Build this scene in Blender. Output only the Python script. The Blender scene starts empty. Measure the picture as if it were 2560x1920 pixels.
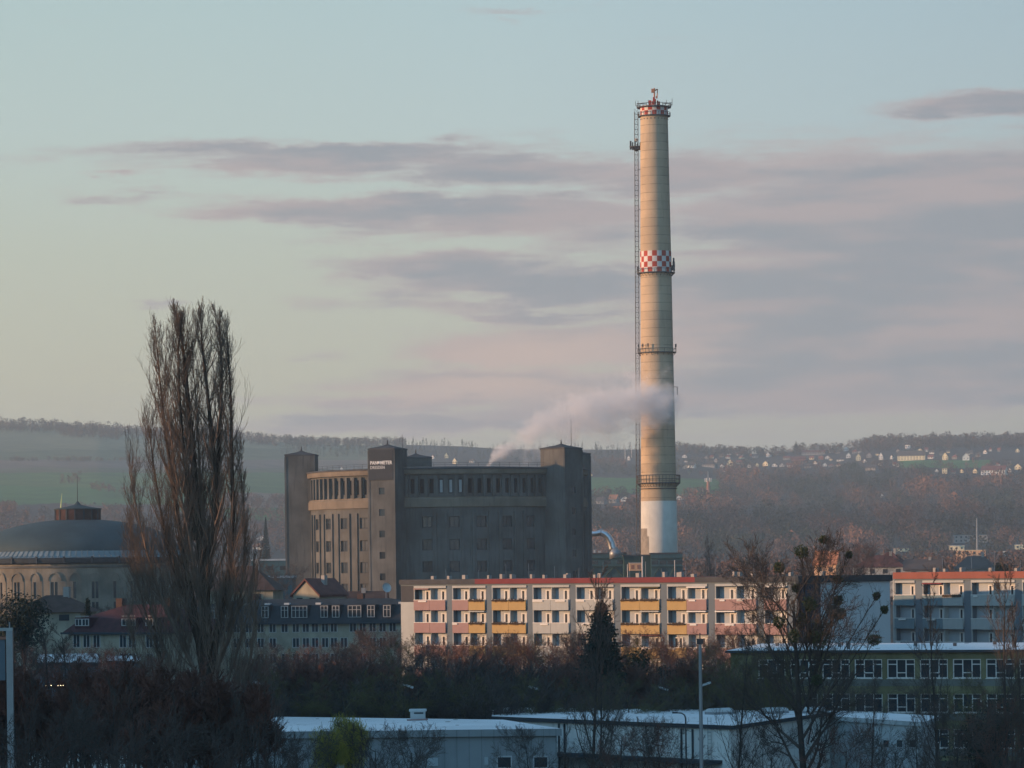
import bpy, math, random
import numpy as np
from mathutils import Vector, Matrix
R_ = math.radians
scene = bpy.context.scene
col = scene.collection

# ------------------------------------------------------------------ camera
F = 8800.0; CX = 1280.0; CY = 1420.0; H = 19.0; ROLL = R_(0.7)
cam_d = bpy.data.cameras.new("camera"); cam = bpy.data.objects.new("camera", cam_d); col.objects.link(cam)
cam.location = (0, 0, H); cam.rotation_euler = (R_(90), ROLL, 0)
cam_d.sensor_width = 36; cam_d.lens = F/2560*36
cam_d.shift_y = 460/2560.0
cam_d.clip_start = 1; cam_d.clip_end = 40000
scene.camera = cam
cr, sr = math.cos(ROLL), math.sin(ROLL)
def at(px, py, D):
    u = (px-CX)/F; v = (CY-py)/F
    return Vector(((u*cr+v*sr)*D, D, H+(-u*sr+v*cr)*D))
def proj(X, Y, Z):
    x = X/Y; z = (Z-H)/Y
    return CX+F*(x*cr-z*sr), CY-F*(x*sr+z*cr)

# ------------------------------------------------------------------ light
SUN_AZ, SUN_EL = 80.0, 7.0       # degrees left of the direction facing the camera
sd = Vector((-math.sin(R_(SUN_AZ))*math.cos(R_(SUN_EL)), -math.cos(R_(SUN_AZ))*math.cos(R_(SUN_EL)), math.sin(R_(SUN_EL))))
sl = bpy.data.lights.new("sun", 'SUN'); so = bpy.data.objects.new("sun", sl); col.objects.link(so)
sl.energy = 5.0; sl.angle = R_(0.6); sl.color = (1.0, 0.56, 0.29)
so.rotation_euler = sd.to_track_quat('Z', 'Y').to_euler()
scene.view_settings.view_transform = 'Standard'; scene.view_settings.look = 'None'
scene.view_settings.exposure = 0.24; scene.view_settings.gamma = 1.0

world = bpy.data.worlds.new("World"); scene.world = world; world.use_nodes = True
class NT:
    def __init__(s, tree): s.t = tree; s.n = tree.nodes; s.l = tree.links
    def new(s, typ, **kw):
        n = s.n.new(typ)
        for k, v in kw.items(): setattr(n, k, v)
        return n
    def put(s, sock, v):
        if isinstance(v, bpy.types.NodeSocket): s.l.new(v, sock)
        elif v is not None: sock.default_value = v
    def m(s, op, a, b=None, c=None, clamp=False):
        n = s.new('ShaderNodeMath', operation=op, use_clamp=clamp)
        s.put(n.inputs[0], a)
        if b is not None: s.put(n.inputs[1], b)
        if c is not None: s.put(n.inputs[2], c)
        return n.outputs[0]
    def mix(s, f, a, b, mode='MIX'):
        n = s.new('ShaderNodeMix', data_type='RGBA', blend_type=mode)
        s.put(n.inputs[0], f)
        s.put(n.inputs[6], a if isinstance(a, bpy.types.NodeSocket) else (*a, 1))
        s.put(n.inputs[7], b if isinstance(b, bpy.types.NodeSocket) else (*b, 1))
        return n.outputs[2]
    def noise(s, vec, scale, detail=4, rough=.55):
        n = s.new('ShaderNodeTexNoise'); s.put(n.inputs['Vector'], vec)
        n.inputs['Scale'].default_value = scale; n.inputs['Detail'].default_value = detail; n.inputs['Roughness'].default_value = rough
        return n.outputs['Fac']
    def ramp(s, f, stops):
        n = s.new('ShaderNodeValToRGB'); e = n.color_ramp.elements
        while len(e) > 2: e.remove(e[-1])
        for i, (p, c) in enumerate(stops):
            if i < 2: x = e[i]; x.position = p
            else: x = e.new(p)
            x.color = (*c, 1) if len(c) == 3 else c
        s.put(n.inputs[0], f); return n.outputs[0]
    def mapr(s, v, a, b, c=0., d=1., smooth=True):
        n = s.new('ShaderNodeMapRange', interpolation_type='SMOOTHSTEP' if smooth else 'LINEAR')
        s.put(n.inputs[0], v)
        for i, x in enumerate((a, b, c, d)): n.inputs[1+i].default_value = x
        return n.outputs[0]

w = NT(world.node_tree)
for n in list(w.n): w.n.remove(n)
out = w.new('ShaderNodeOutputWorld'); bg = w.new('ShaderNodeBackground'); w.l.new(bg.outputs[0], out.inputs[0])
bg.inputs[1].default_value = 0.1
tc = w.new('ShaderNodeTexCoord'); sep = w.new('ShaderNodeSeparateXYZ'); w.l.new(tc.outputs['Generated'], sep.inputs[0])
dx, dy, dz = sep.outputs
sky = w.new('ShaderNodeTexSky', sky_type='NISHITA', sun_disc=False)
sky.sun_elevation = R_(SUN_EL); sky.sun_rotation = R_(180+SUN_AZ); sky.air_density = 1.0; sky.dust_density = 1.2; sky.ozone_density = 1.5
hyp = w.m('SQRT', w.m('ADD', w.m('MULTIPLY', dx, dx), w.m('MULTIPLY', dy, dy)))
el = w.m('DIVIDE', dz, w.m('MAXIMUM', hyp, 0.001))          # tan(elevation)
az = w.m('ARCTAN2', dx, dy)                                  # azimuth, 0 = north
# band of clear low sky: hazy pink horizon, yellow-green, pale teal
elv = w.m('MULTIPLY', el, 4.0, clamp=True)                   # 0..0.25
low = w.ramp(elv, [(0.0, (4.5, 3.8, 3.2)), (0.10, (4.85, 4.35, 3.4)), (0.22, (4.95, 4.8, 3.65)), (0.36, (4.65, 5.0, 4.15)),
                   (0.50, (4.35, 5.25, 5.0)), (0.68, (3.85, 5.1, 5.15)), (1.0, (3.2, 4.5, 5.3))])
side = w.mapr(az, -0.16, 0.16)                               # warmer light towards the sun side
low = w.mix(side, low, w.mix(1.0, low, (0.98, 1.0, 1.10), 'MULTIPLY'))
hi = w.mix(1.0, sky.outputs[0], (0.9, 0.95, 1.05), 'MULTIPLY')
hi = w.mix(0.8, hi, (1.9, 3.35, 4.7))
skyc = w.mix(w.mapr(el, 0.15, 0.6), low, hi)
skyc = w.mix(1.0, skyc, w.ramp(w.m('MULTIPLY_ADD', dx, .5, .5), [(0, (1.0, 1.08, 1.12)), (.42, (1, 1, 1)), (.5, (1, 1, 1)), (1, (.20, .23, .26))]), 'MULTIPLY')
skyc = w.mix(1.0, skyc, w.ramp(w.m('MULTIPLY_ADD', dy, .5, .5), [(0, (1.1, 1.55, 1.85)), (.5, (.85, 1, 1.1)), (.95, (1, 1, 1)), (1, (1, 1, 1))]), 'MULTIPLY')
# stratus bands, placed on the sky by azimuth and elevation
comb = w.new('ShaderNodeCombineXYZ'); w.l.new(az, comb.inputs[0]); w.l.new(w.m('MULTIPLY', el, 4.2), comb.inputs[1])
n1 = w.noise(comb.outputs[0], 26, 8, .68); n2 = w.noise(comb.outputs[0], 60, 8, .68)
comb2 = w.new('ShaderNodeCombineXYZ'); w.l.new(w.m('MULTIPLY', az, .8), comb2.inputs[0]); w.l.new(w.m('MULTIPLY', el, 11.), comb2.inputs[1]); comb2.inputs[2].default_value = 3.3
n3 = w.noise(comb2.outputs[0], 16, 5, .6)
azd = w.m('ADD', az, w.m('MULTIPLY', w.m('SUBTRACT', n1, .5), 0.050))
eld = w.m('ADD', el, w.m('MULTIPLY', w.m('SUBTRACT', n1, .5), 0.013))
def sd_px(px, py):
    p = at(px, py, 1.0); return math.atan2(p.x, 1.0), (p.z-H)/math.hypot(1, p.x)
CL = [(2320,545,640,170,1.2),(2250,790,760,210,1.2),(2150,965,900,75,1.1),(2650,500,560,150,1.1),(1750,440,330,60,.85),
      (800,372,560,24,.85),(820,402,430,38,.9),(1280,425,360,50,.9),(900,525,460,36,1.0),(1330,540,420,55,1.0),(1120,585,320,14,.45),
      (1120,668,350,38,.95),(1330,715,430,60,1.0),(1500,600,260,40,.6),(1360,788,290,26,.85),(1300,875,280,40,.95),(1480,860,330,60,.9),
      (1270,960,420,46,.95),(1100,1003,420,26,.75),(1050,1062,560,30,.9),(1500,1000,400,55,.9),
      (1320,22,170,13,.5),(1270,48,70,12,.42),(2440,268,230,30,1.0),(310,492,150,15,.55),(280,436,80,8,.42),(350,768,60,16,.5),(800,895,70,16,.42),(330,1078,330,14,.42)]
acc = None
for (px, py, rx, ry, s_) in CL:
    a0, e0 = sd_px(px, py)
    qx = w.m('MULTIPLY', w.m('SUBTRACT', azd, a0), F/rx); qy = w.m('MULTIPLY', w.m('SUBTRACT', eld, e0), F/ry)
    d2 = w.m('ADD', w.m('MULTIPLY', qx, qx), w.m('MULTIPLY', qy, qy))
    b = w.m('MULTIPLY', w.m('EXPONENT', w.m('MULTIPLY', d2, -0.9)), s_)
    acc = b if acc is None else w.m('MAXIMUM', acc, b)
dens = w.m('ADD', acc, w.m('MULTIPLY', w.m('SUBTRACT', n3, .5), 0.95))
dens = w.m('ADD', dens, w.m('MULTIPLY', w.m('SUBTRACT', n2, .5), 0.60))
cov = w.mapr(dens, 0.12, 0.64)
cov = w.m('MAXIMUM', cov, w.m('MULTIPLY', warm0, .8)) if False else cov
cov = w.m('MULTIPLY', cov, w.mapr(el, 0.36, 0.2))
cov = w.m('MULTIPLY', cov, w.mapr(dy, 0.0, 0.4))
comb3 = w.new('ShaderNodeCombineXYZ'); w.l.new(w.m('MULTIPLY', az, 1.0), comb3.inputs[0]); w.l.new(w.m('MULTIPLY', el, 6.), comb3.inputs[1]); comb3.inputs[2].default_value = 8.1
pk = w.mapr(w.noise(comb3.outputs[0], 17, 4, .55), .40, .66)
def glow(px, py, rx, ry):
    a0, e0 = sd_px(px, py)
    qx = w.m('MULTIPLY', w.m('SUBTRACT', azd, a0), F/rx); qy = w.m('MULTIPLY', w.m('SUBTRACT', eld, e0), F/ry)
    return w.m('EXPONENT', w.m('MULTIPLY', w.m('ADD', w.m('MULTIPLY', qx, qx), w.m('MULTIPLY', qy, qy)), -1.0))
warm = w.m('MAXIMUM', w.m('MAXIMUM', glow(1330, 885, 340, 60), glow(1190, 972, 300, 34)), w.m('MULTIPLY', glow(1480, 850, 120, 30), .7))
pkk = w.m('MULTIPLY', w.m('ADD', w.m('MULTIPLY', pk, .8), warm), 1.0, clamp=True)
cc = w.mix(pkk, (2.6, 2.75, 3.1), (4.2, 3.4, 3.4))
cc = w.mix(w.mapr(dens, .85, .30), cc, w.mix(.7, cc, (4.6, 3.85, 3.8)))
cc = w.mix(w.m('MULTIPLY', warm, .85), cc, (5.9, 4.35, 3.75))
skyc = w.mix(w.m('MULTIPLY', cov, .86), skyc, cc)
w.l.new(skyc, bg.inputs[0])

# ------------------------------------------------------------------ materials
MATS = {}
def mat(name, c, rough=.85, spec=.2, metal=0., var=.25, vscale=.6, detail=5, bump=0., bscale=3., streak=0., c2=None, attr=False, emit=None, fn=None):
    if name in MATS: return MATS[name]
    m = bpy.data.materials.new(name); m.use_nodes = True; t = NT(m.node_tree)
    b = t.n['Principled BSDF']; b.inputs['Roughness'].default_value = rough; b.inputs['Metallic'].default_value = metal
    b.inputs['Specular IOR Level'].default_value = spec
    tcn = t.new('ShaderNodeTexCoord'); oc = tcn.outputs['Object']
    if attr:
        an = t.new('ShaderNodeAttribute', attribute_name='Col'); base = an.outputs['Color']
    else:
        base = None
    nf = t.noise(oc, vscale, detail)
    c2 = c2 or tuple(x*(1-var) for x in c)
    cf = t.mapr(nf, .3, .7)
    if base is None: cl = t.mix(cf, c, c2)
    else: cl = t.mix(t.m('MULTIPLY', cf, var), base, (0.02, .02, .02))
    if streak > 0:
        mp = t.new('ShaderNodeMapping'); t.l.new(oc, mp.inputs[0]); mp.inputs['Scale'].default_value = (1, 1, .08)
        sf = t.mapr(t.noise(mp.outputs[0], 1.6, 5, .6), .48, .75)
        cl = t.mix(t.m('MULTIPLY', sf, streak), cl, tuple(x*.45 for x in c))
    if fn: cl = fn(t, oc, cl) or cl
    t.l.new(cl, b.inputs['Base Color'])
    if bump > 0:
        bn = t.new('ShaderNodeBump'); bn.inputs['Strength'].default_value = bump; bn.inputs['Distance'].default_value = .05
        t.l.new(t.noise(oc, bscale, 5), bn.inputs['Height']); t.l.new(bn.outputs[0], b.inputs['Normal'])
    if emit:
        b.inputs['Emission Color'].default_value = (*emit[0], 1); b.inputs['Emission Strength'].default_value = emit[1]
    MATS[name] = m; return m
def rings(period, width, k=.38):
    def fn(t, oc, cl):
        s = t.new('ShaderNodeSeparateXYZ'); t.l.new(oc, s.inputs[0])
        f = t.m('FRACT', t.m('DIVIDE', t.m('ADD', s.outputs[2], t.m('MULTIPLY', t.noise(oc, .8, 2), .10)), period))
        li = t.m('LESS_THAN', f, width)
        li = t.m('MULTIPLY', li, t.m('ADD', .45, t.mapr(t.noise(oc, .5, 3), .35, .6)))
        pan = t.new('ShaderNodeTexWhiteNoise', noise_dimensions='1D'); t.l.new(t.m('FLOOR', t.m('DIVIDE', s.outputs[2], period)), pan.inputs['W'])
        cl = t.mix(t.m('MULTIPLY', pan.outputs[0], .22), cl, (.2, .17, .14))
        return t.mix(t.m('MULTIPLY', li, k, clamp=True), cl, (.10, .085, .07))
    return fn
def ribs(axis, period, k=.35):
    def fn(t, oc, cl):
        s = t.new('ShaderNodeSeparateXYZ'); t.l.new(oc, s.inputs[0])
        f = t.m('FRACT', t.m('DIVIDE', s.outputs[axis], period))
        li = t.m('LESS_THAN', f, .10)
        return t.mix(t.m('MULTIPLY', li, k), cl, (.05, .05, .05))
    return fn
def snowy(t, oc, cl):
    v = t.new('ShaderNodeTexVoronoi'); v.inputs['Scale'].default_value = .6; mq = t.new('ShaderNodeMapping'); t.l.new(oc, mq.inputs[0]); mq.inputs['Scale'].default_value = (1, .3, 1); t.l.new(mq.outputs[0], v.inputs['Vector'])
    d = t.m('LESS_THAN', v.outputs['Distance'], .15)
    mp = t.new('ShaderNodeMapping'); t.l.new(oc, mp.inputs[0]); mp.inputs['Scale'].default_value = (1, .35, 1)
    p = t.mapr(t.noise(mp.outputs[0], .55, 6, .75), .60, .66)
    p2 = t.mapr(t.noise(oc, .05, 5, .6), .45, .7)
    cl = t.mix(t.m('MULTIPLY', p2, .35), cl, (.42, .43, .44))
    return t.mix(t.m('MAXIMUM', t.m('MULTIPLY', d, .75), t.m('MULTIPLY', p, .7)), cl, (.10, .10, .10))
M = dict(
 conc=mat('gasometer_concrete', (.150,.152,.145), var=.45, vscale=.12, streak=.8, bump=.4, bscale=1.5),
 conc_band=mat('gasometer_ledge', (.22,.185,.145), var=.3, vscale=.2, streak=.45),
 slate=mat('dark_roof_sheet', (.085,.088,.095), var=.3, vscale=.3),
 panel=mat('dark_sign_panel', (.055,.06,.068), var=.15, vscale=.3),
 letter=mat('white_lettering', (.78,.78,.76), var=.05),
 glass=mat('window_glass', (.035,.042,.05), rough=.12, spec=.6, var=.3, vscale=.4),
 hole=mat('dark_interior', (.02,.02,.022), var=.3),
 dframe=mat('shaded_window_frame', (.42,.42,.41), var=.15),  # frame white darkened to grey to read as shaded
 wframe=mat('white_window_frame', (.72,.71,.68), var=.12),
 chim=mat('chimney_concrete', (.57,.44,.30), var=.2, vscale=.14, streak=.32, bump=.35, bscale=.8, fn=rings(2.4,.075)),
 chim_white=mat('chimney_white_paint', (.66,.64,.57), var=.14, vscale=.3, streak=.2),
 chim_patch=mat('chimney_grey_patch', (.33,.30,.26), var=.3, vscale=.6),
 red=mat('signal_red_paint', (.50,.075,.045), var=.25, vscale=.5, streak=.3),
 white=mat('signal_white_paint', (.74,.70,.66), var=.15, vscale=.5, streak=.3),
 steel=mat('dark_steel', (.075,.075,.08), rough=.6, var=.3),
 galv=mat('galvanised_steel', (.32,.34,.36), rough=.45, metal=.5, var=.2),
 silver=mat('polished_pipe_sheet', (.62,.64,.67), rough=.34, metal=1., var=.1),
 teal=mat('teal_metal_cladding', (.06,.135,.155), rough=.6, var=.25, vscale=.2, fn=ribs(0,1.2,.3)),
 green_steel=mat('green_plant_steel', (.04,.085,.08), rough=.6, var=.3),
 dome=mat('dome_sheet_roof', (.055,.085,.095), rough=.75, var=.25, vscale=.15, streak=.2),
 dome_edge=mat('dome_eave_sheet', (.20,.25,.27), rough=.6, var=.2, vscale=.3),
 dome_wall=mat('domed_gasometer_render', (.26,.235,.19), var=.42, vscale=.22, streak=.45, bump=.3),
 lantern=mat('lantern_rust_panels', (.085,.045,.042), var=.5, vscale=.5),
 grey_wall=mat('grey_panel_wall', (.14,.175,.205), var=.12, vscale=.5, streak=.15),
 recess=mat('recess_grey_plaster', (.40,.44,.47), var=.12, vscale=.7),
 cream=mat('cream_plaster', (.41,.43,.42), var=.12, vscale=.5, streak=.12),
 pink=mat('salmon_balcony_panel', (.34,.225,.215), var=.1, vscale=1.),
 yellow=mat('yellow_balcony_panel', (.44,.31,.14), var=.1, vscale=1.),
 bluegrey=mat('bluegrey_balcony_panel', (.16,.23,.26), var=.12, vscale=1.),
 gable=mat('pale_blue_gable', (.56,.63,.66), var=.1, vscale=.25, streak=.12),
 navy=mat('navy_gable_strip', (.035,.05,.075), var=.2),
 redband=mat('red_attic_band', (.20,.05,.055), var=.15, vscale=.5),
 orange=mat('orange_attic_band', (.28,.10,.075), var=.15, vscale=.5),
 attic=mat('dark_attic_band', (.075,.078,.085), var=.2),
 bitumen=mat('roof_bitumen', (.12,.12,.125), var=.3),
 plants=mat('withered_balcony_plants', (.055,.04,.03), var=.4, vscale=4.),
 snow=mat('thin_snow_cover', (.78,.80,.82), rough=.7, var=.06, vscale=.3, fn=snowy),
 shed=mat('grey_shed_cladding', (.30,.33,.34), var=.14, vscale=.3, streak=.3, fn=ribs(0,1.0,.22)),
 shed2=mat('white_shed_render', (.76,.78,.75), var=.18, vscale=.25, streak=.35),
 shed_b=mat('pale_shed_side', (.44,.50,.52), var=.2, vscale=.3, streak=.35),
 fascia=mat('dark_fascia', (.05,.06,.07), var=.2),
 unit=mat('roof_unit_sheet', (.52,.55,.56), var=.15),
 school=mat('olive_yellow_render', (.24,.225,.12), var=.45, vscale=.3, streak=.55),
 school_b=mat('grey_spandrel', (.18,.19,.17), var=.3, vscale=.3, streak=.3),
 mans=mat('dark_slate_mansard', (.045,.052,.06), var=.3, vscale=.8, bump=.3),
 house_wall=mat('grey_yellow_render', (.38,.35,.27), var=.35, vscale=.4, streak=.4),
 redtile=mat('old_red_tiles', (.15,.065,.058), var=.35, vscale=.8, bump=.4),
 darkred=mat('dark_red_mansard_tiles', (.085,.035,.038), var=.35, vscale=.8),
 browntile=mat('brown_tiles', (.10,.065,.055), var=.35, vscale=.8),
 farred=mat('red_hill_roof', (.30,.11,.085), var=.3, vscale=.2),
 fargrey=mat('grey_hill_roof', (.13,.11,.105), var=.3, vscale=.2),
 farorange=mat('orange_hill_roof', (.55,.23,.12), var=.2, vscale=.2),
 farwhite=mat('white_hill_wall', (.92,.88,.80), var=.1, vscale=.2),
 faryellow=mat('yellow_hill_wall', (.92,.80,.52), var=.1, vscale=.2),
 fargr=mat('dull_hill_wall', (.36,.34,.32), var=.2, vscale=.2),
 brick=mat('brick_tower_red', (.42,.20,.14), var=.25, vscale=.5),
 bark=mat('dark_bark', (.075,.062,.055), var=.35, vscale=1.2),
 bark_pop=mat('poplar_bark', (.085,.060,.045), var=.45, vscale=.9, c2=(.05,.04,.032)),
 twig_pop=mat('poplar_twigs', (.22,.155,.118), var=.4, vscale=.5, c2=(.14,.11,.09)),
 twig=mat('bare_twigs', (.11,.085,.072), var=.4, vscale=.4, c2=(.07,.06,.055)),
 twig_red=mat('reddish_twigs', (.19,.085,.062), var=.5, vscale=.35, c2=(.09,.06,.05)),
 twig_olive=mat('olive_twigs', (.13,.115,.045), var=.4, vscale=.35, c2=(.07,.06,.035)),
 needles=mat('spruce_needles', (.022,.036,.024), var=.35, vscale=.8),
 mist=mat('mistletoe_leaves', (.085,.105,.05), var=.4, vscale=1.5),
 willow=mat('yellow_willow_leaves', (.46,.38,.07), var=.45, vscale=.6, c2=(.20,.20,.05)),
 farwood=mat('far_wood', (.1,.1,.1), attr=True, var=.2, vscale=.05),
 lamp=mat('lamp_head_grey', (.62,.64,.66), var=.08),
 bulb=mat('lit_string_bulb', (.9,.8,.6), emit=((1.,.75,.42), 5.)),
 yel=mat('yellow_lit_rod', (.85,.85,.35), var=.05),
 orangewall=mat('orange_cabin_wall', (.78,.47,.27), var=.1),
)

# ------------------------------------------------------------------ builders
class MB:
    def __init__(s): s.v = []; s.f = []; s.mi = []; s.c = None
    def quad(s, a, b, c, d, mi=0):
        n = len(s.v); s.v += [tuple(a), tuple(b), tuple(c), tuple(d)]; s.f.append((n, n+1, n+2, n+3)); s.mi.append(mi)
    def tri(s, a, b, c, mi=0):
        n = len(s.v); s.v += [tuple(a), tuple(b), tuple(c)]; s.f.append((n, n+1, n+2)); s.mi.append(mi)
    def box(s, x0, x1, y0, y1, z0, z1, mi=0, M=None):
        P = [(x0,y0,z0),(x1,y0,z0),(x1,y1,z0),(x0,y1,z0),(x0,y0,z1),(x1,y0,z1),(x1,y1,z1),(x0,y1,z1)]
        if M is not None: P = [tuple(M @ Vector(p)) for p in P]
        n = len(s.v); s.v += P
        for q in ((0,3,2,1),(4,5,6,7),(0,1,5,4),(1,2,6,5),(2,3,7,6),(3,0,4,7)):
            s.f.append(tuple(n+k for k in q)); s.mi.append(mi)
        return s
    def tube(s, pts, rad, sides=4, mi=0, cap=False):
        pts = [Vector(p) for p in pts]; n0 = len(s.v); L = len(pts)
        up = Vector((.13, .07, 1)) if abs((pts[-1]-pts[0]).normalized().z) < .9 else Vector((1, .1, 0))
        for i, p in enumerate(pts):
            d = (pts[min(i+1, L-1)]-pts[max(i-1, 0)])
            if d.length < 1e-6: d = Vector((0,0,1))
            d.normalize(); a = d.cross(up).normalized(); b = d.cross(a)
            r = rad[i] if hasattr(rad, '__len__') else rad
            for k in range(sides):
                t = 2*math.pi*k/sides; q = p+a*(r*math.cos(t))+b*(r*math.sin(t)); s.v.append((q.x, q.y, q.z))
        for i in range(L-1):
            for k in range(sides):
                a = n0+i*sides+k; b = n0+i*sides+(k+1) % sides
                s.f.append((a, b, b+sides, a+sides)); s.mi.append(mi)
        if cap:
            s.f.append(tuple(n0+k for k in range(sides))[::-1]); s.mi.append(mi)
            s.f.append(tuple(n0+(L-1)*sides+k for k in range(sides))); s.mi.append(mi)
        return s
    def lathe(s, prof, seg=48, mi=0, a0=0., a1=360., lean=None, cap=False):
        full = abs(a1-a0) >= 359.9; n0 = len(s.v); N = seg if full else seg+1
        for (r, z) in prof:
            for k in range(N):
                t = R_(a0+(a1-a0)*k/seg); s.v.append((r*math.cos(t), r*math.sin(t), z))
        for i in range(len(prof)-1):
            for k in range(seg):
                k2 = (k+1) % N; a = n0+i*N+k; b = n0+i*N+k2
                s.f.append((a, b, b+N, a+N)); s.mi.append(mi)
        if cap: s.f.append(tuple(n0+(len(prof)-1)*N+k for k in range(N))); s.mi.append(mi)
        return s
    def build(s, name, mats, parent=None, loc=(0,0,0), rz=0, smooth=False):
        me = bpy.data.meshes.new(name); me.from_pydata(s.v, [], s.f)
        for m_ in (mats if isinstance(mats, (list, tuple)) else [mats]): me.materials.append(m_)
        if any(s.mi): me.polygons.foreach_set('material_index', s.mi)
        if smooth: me.polygons.foreach_set('use_smooth', [True]*len(me.polygons))
        me.update()
        o = bpy.data.objects.new(name, me); col.objects.link(o); o.location = loc; o.rotation_euler = (0, 0, rz)
        if parent: o.parent = parent
        return o
def tag(o, label=None, cat=None, group=None, kind=None):
    if label: o['label'] = label
    if cat: o['category'] = cat
    if group: o['group'] = group
    if kind: o['kind'] = kind
    return o
def thing(name, label, cat, loc=(0,0,0), rz=0, group=None):
    o = bpy.data.objects.new(name, None); col.objects.link(o); o.location = loc; o.rotation_euler = (0, 0, rz)
    o.empty_display_size = 1
    return tag(o, label, cat, group)
def cp(o, parent=None):
    c = o.copy(); col.objects.link(c)
    if parent: c.parent = parent
    for ch in o.children: cp(ch, c)
    return c
def cylgrid(mapf, us, zs, holes, depth):
    """wall over grid (us x zs) with recessed cells; mapf(u,z,d) d = depth inward"""
    m = MB()
    for i in range(len(us)-1):
        for j in range(len(zs)-1):
            u0, u1, z0, z1 = us[i], us[i+1], zs[j], zs[j+1]
            P = lambda u, z, d: mapf(u, z, d)
            if (i, j) in holes:
                m.quad(P(u0,z0,depth), P(u1,z0,depth), P(u1,z1,depth), P(u0,z1,depth), 1)
                m.quad(P(u0,z0,0), P(u1,z0,0), P(u1,z0,depth), P(u0,z0,depth)); m.quad(P(u0,z1,depth), P(u1,z1,depth), P(u1,z1,0), P(u0,z1,0))
                m.quad(P(u0,z0,depth), P(u0,z1,depth), P(u0,z1,0), P(u0,z0,0)); m.quad(P(u1,z0,0), P(u1,z1,0), P(u1,z1,depth), P(u1,z0,depth))
            else: m.quad(P(u0,z0,0), P(u1,z0,0), P(u1,z1,0), P(u0,z1,0))
    return m

# ------------------------------------------------------------------ terrain
SKY_PX = [-800,0,120,250,330,400,600,750,900,1000,1150,1250,1350,1460,1600,1720,1800,1900,2000,2100,2180,2300,2450,2560,3400]
SKY_PY = [1050,1062,1066,1070,1080,1084,1092,1108,1112,1110,1114,1120,1122,1122,1122,1124,1130,1134,1126,1124,1112,1106,1104,1102,1100]
_PD = [-1e5,900,1500,2000,2500,3000,4000,5000,6000,7200,12000,30000]
_PS = [0,0,.022,.06,.115,.19,.42,.72,1.0,.9,.6,.5]
def gz(X, Y):
    X = np.asarray(X, float); Y = np.asarray(Y, float)
    u = X/np.maximum(Y, 300.); px = CX+F*u
    yr = np.interp(px, SKY_PX, SKY_PY)
    zr = H+(CY-0.0122*(px-CX)-yr)/F*6000
    s = np.interp(Y, _PD, _PS)
    left = np.clip((1100-px)/600, 0, 1)
    und = np.sin(X*.0021+1.3)*np.sin(Y*.0017+.4)*6+np.sin(X*.006+Y*.004)*2.2+np.sin(X*.013-Y*.009)*1.1
    und = und*np.clip((Y-1300)/1500, 0, 1)*np.clip((6200-Y)/1200, .15, 1)
    return zr*s+und
def hit(px, py):
    lo = None
    prev = None
    for D in np.arange(950, 6050, 10.):
        p = at(px, py, D); g = float(gz(p.x, D))
        if g >= p.z: return Vector((p.x, D, g))
    p = at(px, py, 5900); return Vector((p.x, 5900, float(gz(p.x, 5900))))
ys = np.concatenate([[-600, -100, 100, 300, 500, 700], np.linspace(900, 2000, 50), np.linspace(2020, 6200, 290), [6400, 6800, 7400, 9000, 12000, 18000, 30000]])
us = np.concatenate([[-1.2, -.8, -.5, -.35, -.25, -.2], np.linspace(-.17, .17, 380), [.2, .25, .35, .5, .8, 1.2]])
UU, YY = np.meshgrid(us, ys); XX = UU*np.maximum(YY, 700.); ZZ = gz(XX, YY)
PX, PY = proj(XX, np.maximum(YY, 1.), ZZ)
nz = (np.sin(PX*.013+3)+np.sin(PX*.031+PY*.05)+np.sin(PX*.007-PY*.11))/3
GREEN = np.array([.075,.19,.05]); GREEN2 = np.array([.12,.20,.06]); BROWN = np.array([.27,.19,.145]); WOODF = np.array([.075,.055,.05]); TOWN = np.array([.07,.06,.052]); PALE = np.array([.27,.25,.14])
C = np.zeros(XX.shape+(3,)); C[:] = WOODF
def band(mask, c): C[mask] = c
L = PX < 1010
band(L, PALE)
band(L & (PY < 1135), PALE)
band(L & (PY > 1128+nz*3-PX*.012) & (PY < 1150), np.array([.19,.19,.10]))
band(L & (PY > 1150+nz*2) & (PY < 1182), BROWN)
band(L & (PY > 1171+nz*3) & (PY < 1183), np.array([.20,.17,.10]))
band(L & (PY > 1182+nz*2), GREEN2)
band(L & (PY > 1215+nz*4+PX*.03) & (PY < 1290), GREEN)
band(L & (PY > 1262+nz*6-PX*.01) & (PX < 420), WOODF)
band(L & (PY > 1275+nz*5) , WOODF)
band(L & (PX > 560) & (PY > 1232+nz*3) & (PY < 1272), BROWN*.9)
band(L & (PX > 560) & (PY > 1270+nz*3) & (PY < 1302), GREEN*1.1)
Rg = PX >= 1440
band(Rg & (PX < 1800) & (PY > 1196+nz*3) & (PY < 1236+nz*5), GREEN)
band(Rg & (PX > 2250) & (PX < 2480) & (PY > 1150+nz*2) & (PY < 1168+nz*3), GREEN*1.25)
band((PY > 1330) | (YY < 1000), TOWN)
C *= (1+.10*np.sin(PY[..., None]*1.7+PX[..., None]*.02))
V = np.stack([XX, YY, ZZ], -1).reshape(-1, 3); nr, nc = XX.shape
idx = np.arange(nr*nc).reshape(nr, nc)
faces = np.stack([idx[:-1,:-1], idx[:-1,1:], idx[1:,1:], idx[1:,:-1]], -1).reshape(-1, 4)
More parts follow.
